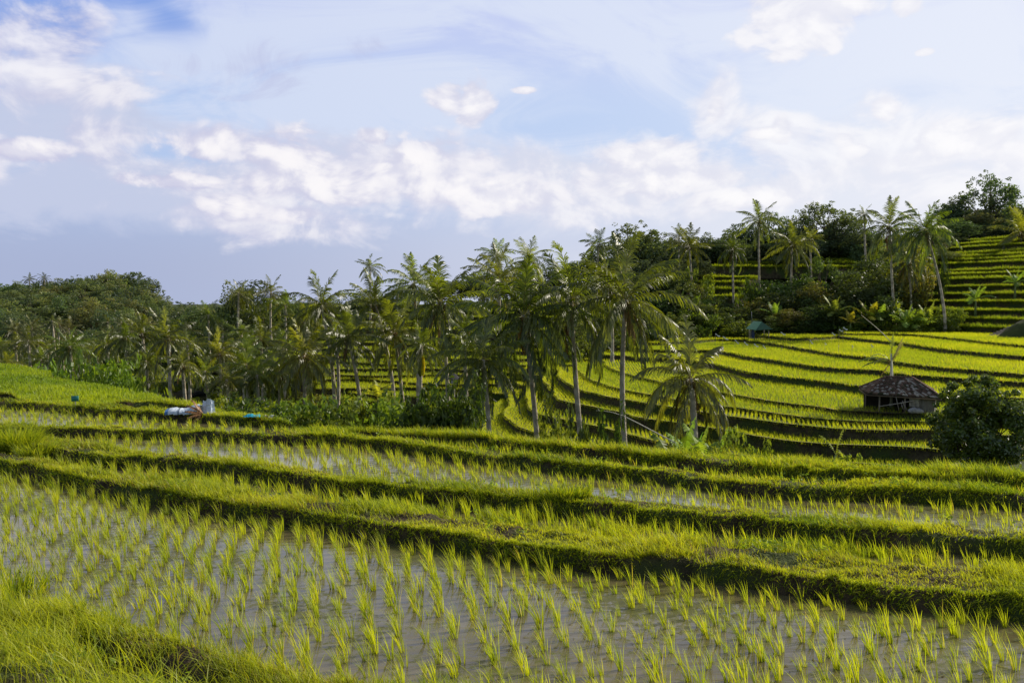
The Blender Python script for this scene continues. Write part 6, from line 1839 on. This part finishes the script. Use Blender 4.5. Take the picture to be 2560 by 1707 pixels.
def stairs():
    d0 = 128.0; n = 9
    root = None
    for i in range(n):
        x = 1690 + (1950 - 1690) * i / (n - 1); y = 1412 - (1412 - 1285) * i / (n - 1)
        d = d0 + i * .9
        X, Y, Z = PD(*cv('Fz', x, y), d)
        if root is None:
            root = bpy.data.objects.new('steps', None); COL.objects.link(root); root.location = (X, Y, Z); o0 = np.array([X, Y, Z]); tag(root, 'flight of narrow stone steps climbing to the hillside terraces', 'steps')
        mb = MB(); c = np.array([X, Y, Z]) - o0; mb.box(tuple(c - [0, 0, .25]), (2.6 - .12 * i, .8, .6), c=(.34, .28, .22)); mb.build('step', M['plain'], root)
stairs()
# grassy mound right of the steps
mb = MB(); v = []; q = []
Xm, Ym, Zm = PD(1024, 338, 112)
for j in range(16):
    for i in range(28):
        u, w = i / 27 * 2 - 1, j / 15 * 2 - 1
        r = math.hypot(u, w); v.append((u * 6, w * 5, 3.4 * max(0, 1 - r * r) ** 1.0 - .8 + .1 * math.sin(i * 2.1 + j)))
for j in range(15):
    for i in range(27): q.append((j * 28 + i, j * 28 + i + 1, (j + 1) * 28 + i + 1, (j + 1) * 28 + i))
mb.add(v, (), q, (1, 1, 1)); o = mb.build('mound', M['ground'], None, True, loc=(Xm + 8.5, Ym + 12, gz1(Xm + 5, Ym + 9) + .2)); tag(o, kind='structure')
# dirt path by the dark tree
pth = [P(*cv('C', x, y), z) for (x, y, z) in [(1150, 1560, -4.2), (1230, 1500, -4.1), (1330, 1440, -4.0), (1480, 1390, -3.95), (1620, 1340, -3.9), (1803, 1260, -3.8), (2100, 1150, -3.7)]]
pr_ = resample(pth, 0.6, .2, 3); tn = unit(np.gradient(pr_, axis=0)); nn = np.stack([-tn[:, 1], tn[:, 0]], 1)
v = []
for i in range(len(pr_)):
    for k in range(5):
        o_ = (k - 2) / 2 * 0.75
        x, y = pr_[i] + nn[i] * o_; v.append((x, y, max(gz1(x, y), -4.3 + 0.02 * i) + .10 - .04 * abs(k - 2)))
n = len(pr_)
q = [(i * 5 + k, i * 5 + k + 1, (i + 1) * 5 + k + 1, (i + 1) * 5 + k) for i in range(n - 1) for k in range(4)]
o = link('dirt_path', make_mesh('dirt_path', v, quads=q, mats=M['path'], smooth=True)); tag(o, kind='structure')

# ground cover over the banks under the trees
def bank_cover():
    parts = []
    n = 160000
    X, Y = scatter(n, -0.56, 0.56, 34, 235)
    m = rng.uniform(0, 1, n) < np.clip(60.0 / Y, 0.25, 1); X, Y = X[m], Y[m]
    ok = np.ones(len(X), bool)
    for poly, z in SLABS: ok &= ~inpoly(X, Y, poly)
    nz_, nz2 = near_zone(X, Y)
    b = base_z(X, Y)
    ok &= ~((Y < 66) & (nz2 > b))
    X, Y, b = X[ok], Y[ok], b[ok]; n = len(X)
    f = np.clip(.5 + 1.6 * fbm(X * .12, Y * .12, 400, 3) + rng.normal(0, .2, n), 0, 1)
    c = mixcol(np.array([.16, .21, .03]), np.array([.05, .085, .018]), f)
    sc = np.clip(Y / 70, .6, 2.4)
    parts.append(blades(np.column_stack([X, Y, b - .05]), rng.uniform(.25, .7, n) * sc, .16 * sc, rng.uniform(.2, .9, n), rng.uniform(0, 6.28, n), c, 1, .7))
    v, t, c = merge(parts)
    o = link('undergrowth', make_mesh('undergrowth', v, t, col=c, mats=M['grass'])); tag(o, 'wild undergrowth covering the banks below the trees', 'undergrowth', kind='stuff')
bank_cover()
print('objects', len(bpy.data.objects))
